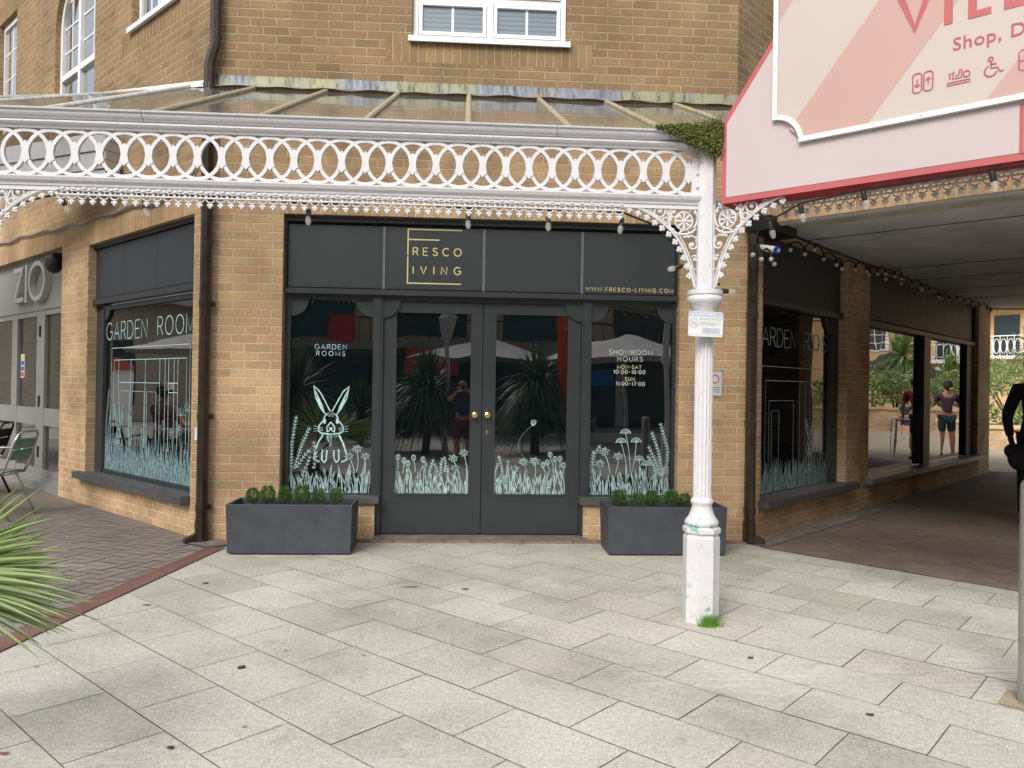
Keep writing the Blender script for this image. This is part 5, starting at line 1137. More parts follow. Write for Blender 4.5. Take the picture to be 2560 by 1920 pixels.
cc_ = [FR(.0, .1, 2.9)]
for a, b in zip(hs_, hs_[1:]): cc_ += [a, (a + b) / 2 + Vector((0, 0, .03 if b.z > 2.6 else .06))]
cab.tube(cc_, .009, 5); cab.tube([FR(.1, .1, 2.88), FR(1.6, .15, 2.84), FR(4, .15, 2.83), FR(8.9, .15, 2.86)], .014, 5); cab.tube([FR(8.9, .1, 2.86), FR(9.6, 1.5, 2.84), FR(9.6, 4, 2.87)], .012, 5)
cab.build("cable", M_black, f3)
# wall cable over the left wing windows
mb = MB(); r = random.Random(3); P = []
ctrl = [(-8.5, 3.30), (-6.1, 3.25), (-4.8, 3.23), (-3.02, 3.141), (-1.883, 3.137), (-.839, 3.083), (-.35, 3.15), (-.1, 3.4)]
for a, b in zip(ctrl, ctrl[1:]):
    for k in range(6): t = k / 6; P.append(FL(a[0] + (b[0] - a[0]) * t, .022, a[1] + (b[1] - a[1]) * t + .018 * sin((a[0] + (b[0] - a[0]) * t) * 7)))
mb.tube(P, .013, 6); mb.build("wall_cable", plain("grey_cable", (.28, .26, .24, 1), .5), loc=FL(-3, .02, 3.1), label="wavy grey cable clipped along the brick above the left windows", cat="cable")

# ---------------------------------------------------------------- cameras
t = thing("dome_camera", "black dome security camera at the right end of the grey cafe fascia", "camera", FL(-4.02, .02, 2.8)); mb = MB()
c = FL(-3.83, .03, 2.80); mb.lathe(c.x, c.y, [(.02, 2.84), (.085, 2.82), (.095, 2.79), (.095, 2.74), (.08, 2.70), (.05, 2.665), (.01, 2.65)][::-1], 16); mb.build("dome", M_black, t, smooth=True)
mb = MB(); mb.box(Fr(c.x, c.y, -46), -.03, .03, -.15, .02, 2.83, 2.90); mb.build("arm", M_black, t)
t = thing("wall_camera", "white security camera with a blue ringed lens on the passage corner", "camera", FR(.0, .12, 2.63)); mb = MB()
a, b = FR(.02, .05, 2.68), FR(-.02, .26, 2.62); mb.tube([a, a.lerp(b, .3), b], [.02, .03, .03], 12); mb.build("housing", M_white, t, smooth=True)
mb = MB(); d_ = (b - a).normalized(); mb.tube([b - d_ * .01, b + d_ * .02], .034, 14); lr = mb.build("lens_ring", plain("blue_plastic", lin(30, 70, 170), .4), t); mb = MB(); mb.tube([b + d_ * .02, b + d_ * .023], .017, 12); mb.build("lens", M_signwhite, lr)

# ---------------------------------------------------------------- bollard
t = thing("bollard", "brushed steel bollard cut off by the right edge of the picture", "bollard", (2.545, -3.60, 0))
mb = MB(); mb.lathe(2.545, -3.60, [(.055, 0), (.055, .955), (.053, .975), (.046, .988), (.03, .994)], 28); mb.build("post", M_galv, t, smooth=True)
mb = MB(); mb.add([(2.545 + .16 * cos(R(a)), -3.60 + .16 * sin(R(a)), .004) for a in (0, 90, 180, 270)], [(0, 1, 2, 3)]); mb.build("concrete_footing", plain("tan_concrete", lin(158, 146, 128), .95, sc=14), t)
# ---------------------------------------------------------------- cafe chairs
M_green = plain("green_slat", lin(120, 165, 142), .45, var=.1); M_dgreen = plain("dark_green_slat", lin(36, 92, 74), .45, var=.1)
def chair(mt_tube, mt_slat, label, loc, rz):
    """sitter faces local +y"""
    t = thing("cafe_chair", label, "chair", loc, "cafe chairs", rz); P = Vector(loc)
    mb = MB(); r_ = .0135
    def A(o): pass
    bk = [(-.20, -.19, .44), (-.20, -.23, .52), (-.195, -.31, .76), (-.175, -.335, .83), (-.13, -.345, .86), (.13, -.345, .86), (.175, -.335, .83), (.195, -.31, .76), (.20, -.23, .52), (.20, -.19, .44)]
    tubes = [bk]
    for s_ in (-1, 1):
        tubes += [[(s_ * .20, -.19, .44), (s_ * .21, .16, .45), (s_ * .215, .20, .43), (s_ * .23, .25, .0)], [(s_ * .20, -.05, .44), (s_ * .22, -.12, .40), (s_ * .235, -.29, 0)],
                  [(s_ * .20, -.215, .62), (s_ * .27, -.12, .67), (s_ * .275, .12, .67), (s_ * .26, .19, .60), (s_ * .225, .2, .42)]]
    tubes += [[(-.2, .16, .45), (.2, .16, .45)], [(-.2, -.18, .44), (.2, -.18, .44)]]
    for q in tubes: mb.tube([Vector(p) for p in q], r_, 8)
    def ob(nm, mb, mt): me = mb.mesh(nm, smooth=True); me.materials.append(mt); o = bpy.data.objects.new(nm, me); col.objects.link(o); o.parent = t; return o
    ob("tube_frame", mb, mt_tube); F0 = Fr(0, 0, 0)
    for z in (.58, .69): mb = MB(); y0 = -.235 - (z - .53) * .33; mb.add([(-.19, y0, z), (.19, y0, z), (.19, y0 - .034, z + .10), (-.19, y0 - .034, z + .10), (-.19, y0 + .008, z), (.19, y0 + .008, z), (.19, y0 - .026, z + .10), (-.19, y0 - .026, z + .10)], [(0, 1, 2, 3), (7, 6, 5, 4), (3, 2, 6, 7), (0, 4, 5, 1)]); ob("back_slat", mb, mt_slat)
    for k in range(4): mb = MB(); mb.box(F0, -.2, .2, .17 - .09 * k, .095 - .09 * k, .452, .462); ob("seat_slat", mb, mt_slat)
    return t
chair(M_alu, M_green, "aluminium cafe chair with pale green slats above the palm leaves", (-4.66, 1.12, 0), R(90))
chair(M_alu, M_dgreen, "aluminium cafe chair with dark green slats cut by the left edge", (-5.15, 1.25, 0), R(-20))
chair(plain("dark_tube", (.05, .05, .05, 1), .3, metal=.8), M_dark, "black framed cafe chair pushed up to the cafe doors", (-5.72, 2.60, 0), R(100))
chair(M_alu, M_dgreen, "empty aluminium cafe chair further left, outside the picture by the cafe table", (-6.9, 1.8, 0), R(-60))
t = thing("cafe_table", "round steel cafe table standing just outside the left edge", "table", (-6.2, 1.9, 0)); mb = MB(); mb.lathe(-6.2, 1.9, [(.35, .70), (.35, .725)], 28); mb.build("table_top", M_chrome, t)
mb = MB(); mb.lathe(-6.2, 1.9, [(.03, .02), (.03, .70)], 10); mb.lathe(-6.2, 1.9, [(.22, 0), (.03, .04)], 10); mb.build("pedestal", M_alu, t)

# ---------------------------------------------------------------- palms
def fan(hub, aim, n, L, spread, w_, seed, droop=.18, upv_=(0, 0, 1), m=0, curl=.1):
    """fan leaf: folded blades radiating from the hub in the plane of aim and upv_"""
    r = random.Random(seed); mb = MB(); hub = Vector(hub); aim = Vector(aim).normalized(); up_ = (Vector(upv_) - aim * aim.dot(Vector(upv_))).normalized(); nrm_ = aim.cross(up_)
    for i in range(n):
        a = R(-spread / 2 + spread * i / (n - 1) + r.uniform(-1.5, 1.5)); d_ = aim * cos(a) + up_ * sin(a) + nrm_ * r.uniform(-curl, curl); d_.normalize()
        l = L * r.uniform(.86, 1.06) * (1 - .16 * abs(2 * i / (n - 1) - 1)); sdv = d_.cross(nrm_).normalized(); K = 9; vs = []
        for k in range(K + 1):
            t = k / K; c = hub + d_ * l * t + Vector((0, 0, -droop * l * t ** 2.6)); ww = w_ * (.30 + 1.1 * t if t < .42 else .76 * (1 - ((t - .42) / .58) ** 1.5) + .02)
            vs += [c + sdv * ww, c + nrm_ * ww * .55, c - sdv * ww]
        mb.add(vs, [(3 * k + q, 3 * k + q + 1, 3 * k + q + 4, 3 * k + q + 3) for k in range(K) for q in (0, 1)], None, m)
    return mb
pp = thing("fan_palm", "green fan palm leaves reaching into the picture at the lower left edge", "palm", (-2.1, -4.2, 0))
mb = fan((-1.80, -4.26, .72), (1, -.06, .06), 32, .58, 52, .0150, 1, .10, curl=.10); mb.build("leaf", M_palm, pp)
mb = fan((-1.86, -4.20, .66), (1, -.02, .04), 20, .62, 36, .0150, 8, .10, curl=.10); mb.build("leaf", M_palm, pp)
mb = fan((-2.02, -4.0, .56), (.80, 0, .62), 15, .72, 46, .0150, 2, .02, curl=.06); mb.build("leaf", M_palm, pp)
mb = fan((-2.1, -4.3, .7), (-.6, -.3, .5), 24, .7, 120, .012, 3, .2); mb.build("leaf", M_palm, pp); mb = fan((-2.1, -4.2, .75), (-.1, -.8, .5), 24, .7, 120, .012, 4, .2, (0, 1, 1)); mb.build("leaf", M_palm, pp)
mb = MB()
for h_ in ((-1.80, -4.26, .635), (-1.86, -4.2, .56), (-2.06, -4.0, .5), (-2.1, -4.3, .7)): mb.tube([(-2.15, -4.2, .30), Vector((-2.1, -4.2, .4)).lerp(Vector(h_), .5), h_], .012, 6)
mb.lathe(-2.15, -4.2, [(.11, 0), (.13, .1), (.09, .34), (.05, .38)], 12); mb.build("trunk", M_bark, pp)
def cordyline(nm, label, loc, th_, n, L, mt, seed, w_=.022, bend=.9, fans=0, cat="palm", group=None, trunk=.07):
    t = thing(nm, label, cat, loc, group); r = random.Random(seed); mb = MB(); P = Vector(loc)
    mb.tube([P, P + Vector((.03, 0, th_ * .5)), P + Vector((0, 0, th_))], [trunk * 1.2, trunk, trunk * .9], 8); mb.build("trunk", M_bark, t)
    mb = MB(); c = P + Vector((0, 0, th_))
    for i in range(n):
        a = r.uniform(0, 2 * pi); e = r.uniform(-.5, 1.45); d_ = Vector((cos(a) * cos(e), sin(a) * cos(e), sin(e))); l = L * r.uniform(.7, 1.1); s_ = Vector((-sin(a), cos(a), 0)); vs = []; K = 6
        for k in range(K + 1):
            t_ = k / K; q = c + d_ * l * t_ + Vector((0, 0, -bend * l * cos(e) ** 1 * t_ ** 2.2 * .7)); ww = w_ * (sin(pi * min(.97, .12 + t_ * .86)) + .06); vs += [q + s_ * ww, q - s_ * ww]
        mb.add(vs, [(2 * k, 2 * k + 1, 2 * k + 3, 2 * k + 2) for k in range(K)])
    mb.build("crown", mt, t); return t
cordyline("palm_tree", "low drooping palm behind the photographer, mirrored in the left door", (-.75, -8.3, 0), 1.25, 520, 1.15, M_palmd, 11, .018, 1.1)
cordyline("palm_tree", "bushy palm mirrored in the right hand door, beside the photographer", (1.5, -9.0, 0), 1.35, 520, 1.2, M_palmd, 12, .018, 1.1)
cordyline("palm_tree", "dark spiky palm mirrored in the left shop window", (-3.2, -7.9, 0), 1.2, 240, 1.1, M_palmd, 13, .018, .4)
cordyline("palm_tree", "palm with stiff leaves mirrored low in the windows, furthest left of its bed", (-2.4, -11, 0), .7, 200, 1.0, M_palmd, 14, .02, .6)

# ---------------------------------------------------------------- people
def skin(nm, V, E, mt, parent, root, sub=2):
    """V: name -> (x, y, z, r); one smooth continuous surface"""
    ks = list(V); me = bpy.data.meshes.new(nm); me.from_pydata([V[k][:3] for k in ks], [(ks.index(a), ks.index(b)) for a, b in E], []); me.update()
    o = bpy.data.objects.new(nm, me); col.objects.link(o); md = o.modifiers.new("s", 'SKIN'); md.use_smooth_shade = True
    for i, k in enumerate(ks): sv = me.skin_vertices[0].data[i]; r_ = V[k][3]; sv.radius = (r_, r_) if not isinstance(r_, tuple) else r_; sv.use_root = (k == root)
    o.modifiers.new("u", 'SUBSURF').levels = sub; o.modifiers["u"].render_levels = sub
    dg = bpy.context.evaluated_depsgraph_get(); m2 = bpy.data.meshes.new_from_object(o.evaluated_get(dg)); bpy.data.objects.remove(o); bpy.data.meshes.remove(me)
    m2.name = nm; m2.materials.clear(); m2.materials.append(mt); q = bpy.data.objects.new(nm, m2); col.objects.link(q); q.parent = parent
    for p in m2.polygons: p.use_smooth = True
    return q
def person(label, loc, rz, arms, M_sk, M_top, M_low, M_hair, M_shoe, bald=False, short=True, head=(0, .02), legs=None, lean=0.0, long_sleeve=False, hat=None, hairlong=False, sit=False, scale=1.0):
    """standing figure facing local +y; arms: ((elbow),(wrist)) for right (+x) and left"""
    t = thing("person", label, "person", loc, rz=rz); t.scale = (scale,) * 3
    lf = lambda z: lean * max(0, z - .95)
    def J(x, y, z, r_): return (x, y + lf(z), z, r_)
    V = {'pelvis': J(0, 0, .95, .135), 'waist': J(0, 0, 1.10, .12), 'chest': J(0, 0, 1.28, .145), 'uchest': J(0, -.01, 1.40, .11), 'neck': J(0, 0, 1.49, .052), 'jaw': J(head[0], head[1] + .02, 1.56, .062), 'skull': J(head[0], head[1], 1.645, .088), 'crown': J(head[0], head[1] - .01, 1.70, .062),
         'nose': J(head[0], head[1] + .105, 1.60, .012), 'chin': J(head[0], head[1] + .065, 1.535, .022)}
    E = [('pelvis', 'waist'), ('waist', 'chest'), ('chest', 'uchest'), ('uchest', 'neck'), ('neck', 'jaw'), ('jaw', 'skull'), ('skull', 'crown'), ('jaw', 'nose'), ('jaw', 'chin')]
    for s_, nm in ((1, 'R'), (-1, 'L')):
        V['ear' + nm] = J(head[0] + s_ * .088, head[1] - .01, 1.61, .016); E.append(('skull', 'ear' + nm))
        el, wr = arms[0 if s_ > 0 else 1]
        V['sh' + nm] = J(s_ * .175, -.01, 1.41, .062); V['el' + nm] = (*el, .042); V['wr' + nm] = (*wr, .027)
        E += [('uchest', 'sh' + nm), ('sh' + nm, 'el' + nm), ('el' + nm, 'wr' + nm)]
        d_ = (Vector(wr) - Vector(el)).normalized(); pc = Vector(wr) + d_ * .055; V['pm' + nm] = (*pc, .032); E.append(('wr' + nm, 'pm' + nm)); sv = d_.orthogonal().normalized()
        if abs(sv.x) < .5: sv = d_.cross(Vector((0, 1, 0))).normalized()
        for k in range(4):
            b_ = pc + sv * (.022 * (1.5 - k)) * .8; f1 = b_ + d_ * (.055 + .01 * (1 - abs(k - 1.4))) ; f2 = f1 + (d_ + Vector((0, .5, -.3))).normalized() * (.035 if k < 3 else .026)
            V['fa%d' % k + nm] = (*f1, .0095); V['fb%d' % k + nm] = (*f2, .0075); E += [('pm' + nm, 'fa%d' % k + nm), ('fa%d' % k + nm, 'fb%d' % k + nm)]
        th_ = Vector(wr) + d_ * .035 + sv * s_ * .04; V['th' + nm] = (*th_, .011); V['tt' + nm] = (*(th_ + d_ * .035 + sv * s_ * .008), .009); E += [('pm' + nm, 'th' + nm), ('th' + nm, 'tt' + nm)]
        lg = legs[0 if s_ > 0 else 1] if legs else ((s_ * .10, .0, .50), (s_ * .11, -.03, .08))
        V['hp' + nm] = (s_ * .09, 0, .88, .095); V['kn' + nm] = (*lg[0], .058); V['cf' + nm] = (*(Vector(lg[0]).lerp(Vector(lg[1]), .35) + Vector((0, -.015, 0))), .053); V['an' + nm] = (*lg[1], .035); V['to' + nm] = (lg[1][0] + s_ * .02, lg[1][1] + .15, max(.03, lg[1][2] - .05), .03)
        E += [('pelvis', 'hp' + nm), ('hp' + nm, 'kn' + nm), ('kn' + nm, 'cf' + nm), ('cf' + nm, 'an' + nm), ('an' + nm, 'to' + nm)]
    skin("body", V, E, M_sk, t, 'pelvis')
    g_ = .014
    T = {k: (V[k][0], V[k][1], V[k][2], V[k][3] + g_) for k in ('pelvis', 'waist', 'chest', 'uchest')}; T['pelvis'] = (0, lf(.97), .97, .148); Et = [('pelvis', 'waist'), ('waist', 'chest'), ('chest', 'uchest')]
    T['collar'] = J(0, 0, 1.46, .062); Et.append(('uchest', 'collar'))
    for nm in 'RL':
        T['sh' + nm] = (*V['sh' + nm][:3], .074); m_ = Vector(V['sh' + nm][:3]).lerp(Vector(V['el' + nm][:3]), .62); T['sl' + nm] = (*m_, .062); Et += [('uchest', 'sh' + nm), ('sh' + nm, 'sl' + nm)]
        if long_sleeve: T['el' + nm] = (*V['el' + nm][:3], .055); T['wr' + nm] = (*V['wr' + nm][:3], .04); Et += [('sl' + nm, 'el' + nm), ('el' + nm, 'wr' + nm)]
    skin("top", T, Et, M_top, t, 'pelvis')
    S = {'pelvis': (0, 0, .94, .142)}; Es = []
    for nm in 'RL':
        S['hp' + nm] = (*V['hp' + nm][:3], .108); k_ = Vector(V['kn' + nm][:3]); h_ = Vector(V['hp' + nm][:3]); e_ = h_.lerp(k_, .9 if short else 1); S['kn' + nm] = (*e_, .085); Es += [('pelvis', 'hp' + nm), ('hp' + nm, 'kn' + nm)]
        if not short: S['an' + nm] = (V['an' + nm][0], V['an' + nm][1], V['an' + nm][2] + .02, .055); Es.append(('kn' + nm, 'an' + nm))
    skin("shorts" if short else "trousers", S, Es, M_low, t, 'pelvis')
    for nm in 'RL':
        a = Vector(V['an' + nm][:3]); mb = MB(); mb.tube([a + Vector((0, -.05, -.03)), a + Vector((0, -.02, -.035)), a + Vector((0, .08, -.045)), a + Vector((0, .17, -.055)), a + Vector((0, .20, -.06))], [.03, .046, .043, .038, .015], 10)
        me = mb.mesh("shoe", smooth=True); me.materials.append(M_shoe); o = bpy.data.objects.new("shoe", me); col.objects.link(o); o.parent = t
    hd = Vector(V['skull'][:3])
    if not bald:
        mb = MB(); mb.ball(hd + Vector((0, -.018, .022)), .105, 14, 9, sc=(1, 1.08, 1.0));
        if hairlong: mb.tube([hd + Vector((0, -.09, .03)), hd + Vector((0, -.14, -.02)), hd + Vector((0, -.13, -.12))], [.05, .06, .03], 8)
        vs = [v for v in mb.v]; me = mb.mesh("hair", smooth=True); me.materials.append(M_hair); o = bpy.data.objects.new("hair", me); col.objects.link(o); o.parent = t
    if hat:
        mb = MB(); mb.lathe(hd.x, hd.y, [(.17, hd.z + .03), (.11, hd.z + .045), (.10, hd.z + .10), (.085, hd.z + .14), (.01, hd.z + .15)], 20); me = mb.mesh("sun_hat", smooth=True); me.materials.append(hat); o = bpy.data.objects.new("sun_hat", me); col.objects.link(o); o.parent = t
    return t
M_sk = plain("skin", lin(196, 142, 118), .55, var=.06, bst=.05); M_navy = plain("slate_blue_cloth", lin(62, 74, 92), .9); M_maroon = plain("maroon_cloth", lin(112, 60, 66), .9); M_redc = plain("red_cloth", lin(160, 60, 58), .9); M_hairb = plain("brown_hair", lin(60, 42, 34), .7, bst=.5)
M_teal = plain("teal_cloth", lin(44, 76, 84), .9); M_plum = plain("plum_print_cloth", lin(92, 66, 84), .9); M_hat = plain("straw_hat", lin(214, 204, 180), .9); M_greyc = plain("dark_grey_cloth", lin(60, 62, 60), .9)
ph = person("bald person in slate blue T-shirt and maroon shorts, mirrored in the shop door", (0, -7.14, -.17), 0, (((.26, .10, 1.28), (.105, .16, 1.49)), ((-.26, .10, 1.28), (-.105, .16, 1.49))), M_sk, M_navy, M_maroon, None, M_black, bald=True, head=(0, .03), scale=.985)
pk = thing("phone", "black phone held up by the photographer", "phone", (0, -6.965, 1.373)); mb = MB(); mb.box(Fr(0, -6.965, 3.5), -.07, .07, -.012, 0, 1.335, 1.41); mb.build("phone_body", M_black, pk)
dp = person("person in black clothes cut off by the right edge, in the dark passage", (5.90, .75, 0), R(150), (((.27, -.02, 1.13), (.25, .12, .92)), ((-.27, -.02, 1.13), (-.30, .05, .90))), M_dark, M_dark, M_dark, M_dark, M_black, short=False, long_sleeve=True, head=(.03, .02), scale=1.02)
bg_ = thing("shoulder_bag", "slack black bag hanging beside the dark figure at the right edge", "bag", (5.66, .70, .6)); mb = MB(); mb.ball((5.70, .72, .74), .14, 14, 10, sc=(1.0, .6, 1.05)); mb.ball((5.62, .73, .80), .09, 12, 8, sc=(1, .7, .9)); mb.build("bag_body", M_dark, bg_, smooth=True); mb = MB(); mb.tube([(5.66, .72, .84), (5.72, .70, 1.2), (5.80, .72, 1.46)], .012, 5); mb.build("strap", M_dark, bg_)
person("person in a red T-shirt bending over a display, mirrored in the passage window", (11.5, 6.6, 0), R(-70), (((.24, .28, 1.10), (.22, .38, .86)), ((-.24, .28, 1.10), (-.22, .38, .86))), M_sk, M_redc, M_greyc, M_hairb, M_black, head=(0, .12), lean=.55, scale=.97)
person("person with tied dark hair, plum top and teal shorts, mirrored in the passage window", (12.45, 7.75, 0), R(-70), (((.27, .06, 1.16), (.22, .22, 1.20)), ((-.27, .06, 1.16), (-.2, .24, 1.22))), M_sk, M_plum, M_teal, M_hairb, M_black, hairlong=True, scale=.95)
person("child in a navy dress beyond the red shirted person, mirrored in the passage window", (19.4, 10.4, 0), R(-60), (((.25, .02, 1.12), (.24, .05, .88)), ((-.25, .02, 1.12), (-.24, .05, .88))), M_sk, M_navy, M_navy, M_hairb, M_white, scale=.68)
person("person in a pale sun hat sitting at the cafe table, mirrored in the left window", (-6.45, 2.35, -.42), R(120), (((.26, .14, 1.14), (.2, .34, 1.14)), ((-.26, .14, 1.14), (-.2, .34, 1.14))), M_sk, plain("dusty_pink_shirt", lin(150, 110, 110), .9), M_greyc, M_hairb, M_black, legs=(((.12, .42, .90), (.12, .44, .50)), ((-.12, .42, .90), (-.12, .44, .50))), hat=M_hat)
t = thing("display_table", "white framed table stacked with goods in front of the red shirted person", "table", (11.9, 6.9, 0)); mb = MB(); fr = Fr(12.1, 6.7, 20); mb.box(fr, -.4, .4, -.3, .3, .78, .82)
for a in (-.38, .36):
    for b_ in (-.28, .26): mb.box(fr, a, a + .03, b_, b_ + .03, 0, .78)
mb.build("frame", M_white, t)

# ---------------------------------------------------------------- square behind the camera (seen mirrored in the glass)
M_render = plain("beige_render", lin(196, 170, 136), .9, var=.06, sc=1); M_ochre = plain("ochre_render", lin(196, 164, 122), .9, var=.05, sc=.6, bst=.1); M_dglass = plain("dark_shop_glass", (.02, .04, .05, 1), .1, var=.3); M_teald = plain("dark_teal_frame", (.02, .07, .08, 1), .4)
FQ = Fr(14, -21, 180)
q = thing("parade_building", "long pale building with a balcony over dark shopfronts", "building", (0, -21, 0)); mb = MB(); mb.box(FQ, -4, 34, -6, 0, 2.5, 9); mb.build("wall", M_render, q)
mb = MB(); mb.box(FQ, -4, 34, -6, -.05, 0, 2.5); mb.build("shopfront", M_dglass, q); mb = MB(); mb.box(FQ, -4, 34, 0, 1.3, 2.62, 2.88); mb.build("balcony_slab", plain("grey_concrete_edge", lin(150, 146, 140), .8), q)
mb = MB()
for k in range(96): mb.box(FQ, -4 + k * .4, -3.97 + k * .4, 1.2, 1.22, 2.88, 3.6)
mb.box(FQ, -4, 34, 1.18, 1.24, 3.58, 3.64); mb.build("balcony_railing", M_teald, q)
for k in range(9): mb = MB(); x = -2 + k * 4; mb.box(FQ, x, x + 2.6, -.02, .04, 3.1, 6.2); mb.build("window", M_teald if k % 2 else M_dglass, q)
for k in range(5): mb = MB(); x = 1 + k * 7; mb.box(FQ, x, x + .5, -.05, .1, 0, 2.6); mb.build("pilaster", plain("pale_pilaster", lin(190, 186, 176), .8), q)
M_poster = plain("red_poster", lin(206, 40, 56), .5, var=.1)
for x, z, w_, h_, lb in ((18.2, 3.3, .8, .8, "red poster hung on the balcony railing behind the photographer, left of two"), (15.1, 2.3, 1.8, 1.0, "red banner below the balcony behind the photographer")):
    mb = MB(); mb.box(FQ, x - w_ / 2, x + w_ / 2, 1.26, 1.29, z - h_ / 2, z + h_ / 2); mb.build("banner", M_poster, loc=FQ(x, 1.27, z), label=lb, cat="banner")
mb = MB(); mb.box(FQ, 8.6, 10.2, .02, .08, 1.4, 2.1); mb.build("shop_sign", plain("bright_blue_panel", lin(30, 110, 200), .5), loc=FQ(9.4, .05, 1.75), label="bright blue shop panel low on the building behind the photographer", cat="sign")
t = thing("parasol", "large grey parasol mirrored in the right shop window", "parasol", (4.1, -12.6, 0)); mb = MB(); n = 8; vs = [(4.1, -12.6, 2.82)] + [(4.1 + 2.4 * cos(2 * pi * k / n), -12.6 + 2.4 * sin(2 * pi * k / n), 2.15) for k in range(n)]; mb.add(vs, [(0, 1 + k, 1 + (k + 1) % n) for k in range(n)]); mb.build("canopy", plain("parasol_cloth", lin(210, 208, 204), .8, bst=0), t)
mb = MB(); mb.tube([(4.1, -12.6, 0), (4.1, -12.6, 2.8)], .03, 8); mb.build("pole", M_alu, t)
t = copy_tree(t, loc=(.7, -15.5, 0), label="second grey parasol further back, mirrored low in the doors")
t = thing("street_lamp", "traditional lantern on a post mirrored in the left door", "lamp", (-.2, -7.9, 0)); mb = MB(); mb.tube([(-.35, -8.6, 0), (-.35, -8.6, 2.3)], [.06, .04], 10); mb.build("post", M_iron2, t); mb = MB(); mb.lathe(-.35, -8.6, [(.05, 2.28), (.09, 2.32), (.17, 2.72), (.19, 2.74), (.12, 2.86), (.02, 2.95)], 4); mb.build("lantern", plain("lantern_glass", lin(190, 190, 186), .3), t)
mb = MB(); mb.tube([(1.9, -8.3, 0), (1.9, -8.3, 2.4)], .02, 6); P = [(1.9, -8.3), (2.35, -8.3)]; 
t = thing("feather_flag", "orange red feather flag mirrored at the edge of the right door", "flag", (2.1, -8.7, 0)); mb = MB(); mb.add([(1.98, -8.7, .9), (2.12, -8.7, .6), (2.14, -8.7, 2.9), (1.84, -8.7, 2.8), (1.98, -8.705, .9), (2.12, -8.705, .6), (2.14, -8.705, 2.9), (1.84, -8.705, 2.8)], [(0, 1, 2, 3), (7, 6, 5, 4)]); mb.build("cloth", plain("orange_cloth", lin(214, 84, 48), .8), t); mb = MB(); mb.tube([(2.14, -8.7, 0), (2.14, -8.7, 2.95)], .012, 6); mb.build("pole", M_black, t)
# house and kiosk seen mirrored in the left wing windows
fh = Fr(-22, 12, 62); q = thing("village_house", "low pale house with a grey roof, mirrored in the left window", "house", (-20, 8, 0)); mb = MB(); mb.box(fh, -16, 6, -6, 0, 0, 4.2); mb.build("wall", plain("cream_wall", lin(168, 160, 144), .9), q)
mb = MB(); mb.add([fh(-16.5, .5, 4.1), fh(6.5, .5, 4.1), fh(6.5, -3, 6.5), fh(-16.5, -3, 6.5)], [(0, 1, 2, 3)]); mb.build("roof", plain("grey_roof_tile", lin(118, 112, 108), .8, var=.2), q)
for k in range(5): mb = MB(); mb.box(fh, -14 + k * 4, -12.4 + k * 4, -.02, .04, .5, 2.8); mb.build("window", M_dglass, q)
t = thing("kiosk", "small white kiosk with a curved red top mirrored in the left window", "kiosk", (-19, 9.2, 0)); fk = Fr(-19, 9.2, 55); mb = MB(); mb.box(fk, -.6, .6, -1, 0, 0, 1.7); mb.build("cabinet", M_white, t); mb = MB(); mb.prism(fk, [(-.65, 1.7), (.65, 1.7)] + [(.65 * cos(a * pi / 8), 1.7 + .4 * sin(a * pi / 8)) for a in range(1, 8)], -1, .05); mb.build("curved_top", plain("red_kiosk_top", lin(170, 84, 76), .5), t)

# ---------------------------------------------------------------- courtyard beyond the passage
FD = Fr(26.1, 29.5, -54)
q = thing("ochre_apartment_block", "ochre rendered apartment block with white balconies beyond the passage", "building", (28, 27, 0)); mb = MB(); mb.box(FD, -16, 26, -6, 0, 0, 11); mb.build("wall", M_ochre, q)
def flatwin(x, z, w_, h_):
    mb = MB(); frame(mb, FD, x - w_ / 2, x + w_ / 2, z - h_ / 2, z + h_ / 2, .07, -.05, .05); f = mb.build("window", M_upvc, q); pane(FD, x - w_ / 2 + .05, x + w_ / 2 - .05, z - h_ / 2 + .05, z + h_ / 2 - .05, .02, M_glassU, f)
    mb = MB(); 
    for k in (1, 2): mb.box(FD, x - w_ / 2 + w_ * k / 3 - .015, x - w_ / 2 + w_ * k / 3 + .015, .02, .035, z - h_ / 2, z + h_ / 2); mb.box(FD, x - w_ / 2, x + w_ / 2, .02, .036, z - h_ / 2 + h_ * k / 3 - .015, z - h_ / 2 + h_ * k / 3 + .015)
    mb.build("glazing_bar", M_upvc, f)
for x, z in ((15.4, 4.15), (20, 4.15), (24, 4.15), (15.4, 7), (7.5, 7), (20, 7), (-6, 4.1), (-9.5, 4.1), (3.4, 4.0)): flatwin(x, z, 1.0, 1.25)
for x, z in ((.2, 3.25), (.2, 5.75), (3.2, 4.75), (12.3, 3.0), (10.2, 3.2), (-4, 3.25), (-4, 5.75)):
    mb = MB(); mb.prism(FD, [(x - 1, z), (x + 1, z)], 0, 0) if False else None; mb.box(FD, x - 1.05, x + 1.05, 0, .9, z - .16, z); mb.box(FD, x - 1.05, x + 1.05, .86, .9, z + .92, z + .97)
    for k in range(7):
        a = x - .9 + k * .3; mb.box(FD, a - .015, a + .015, .87, .89, z, z + .92); mb.tube([FD(a + .15 + .13 * cos(t * pi / 5), .88, z + .45 + .36 * sin(t * pi / 5)) for t in range(11)], .022, 4)
    b_ = mb.build("balcony", M_upvc, q); mb = MB(); mb.box(FD, x - .55, x + .55, -.02, .04, z, z + 2.0); mb.build("balcony_door", M_dglass, q)
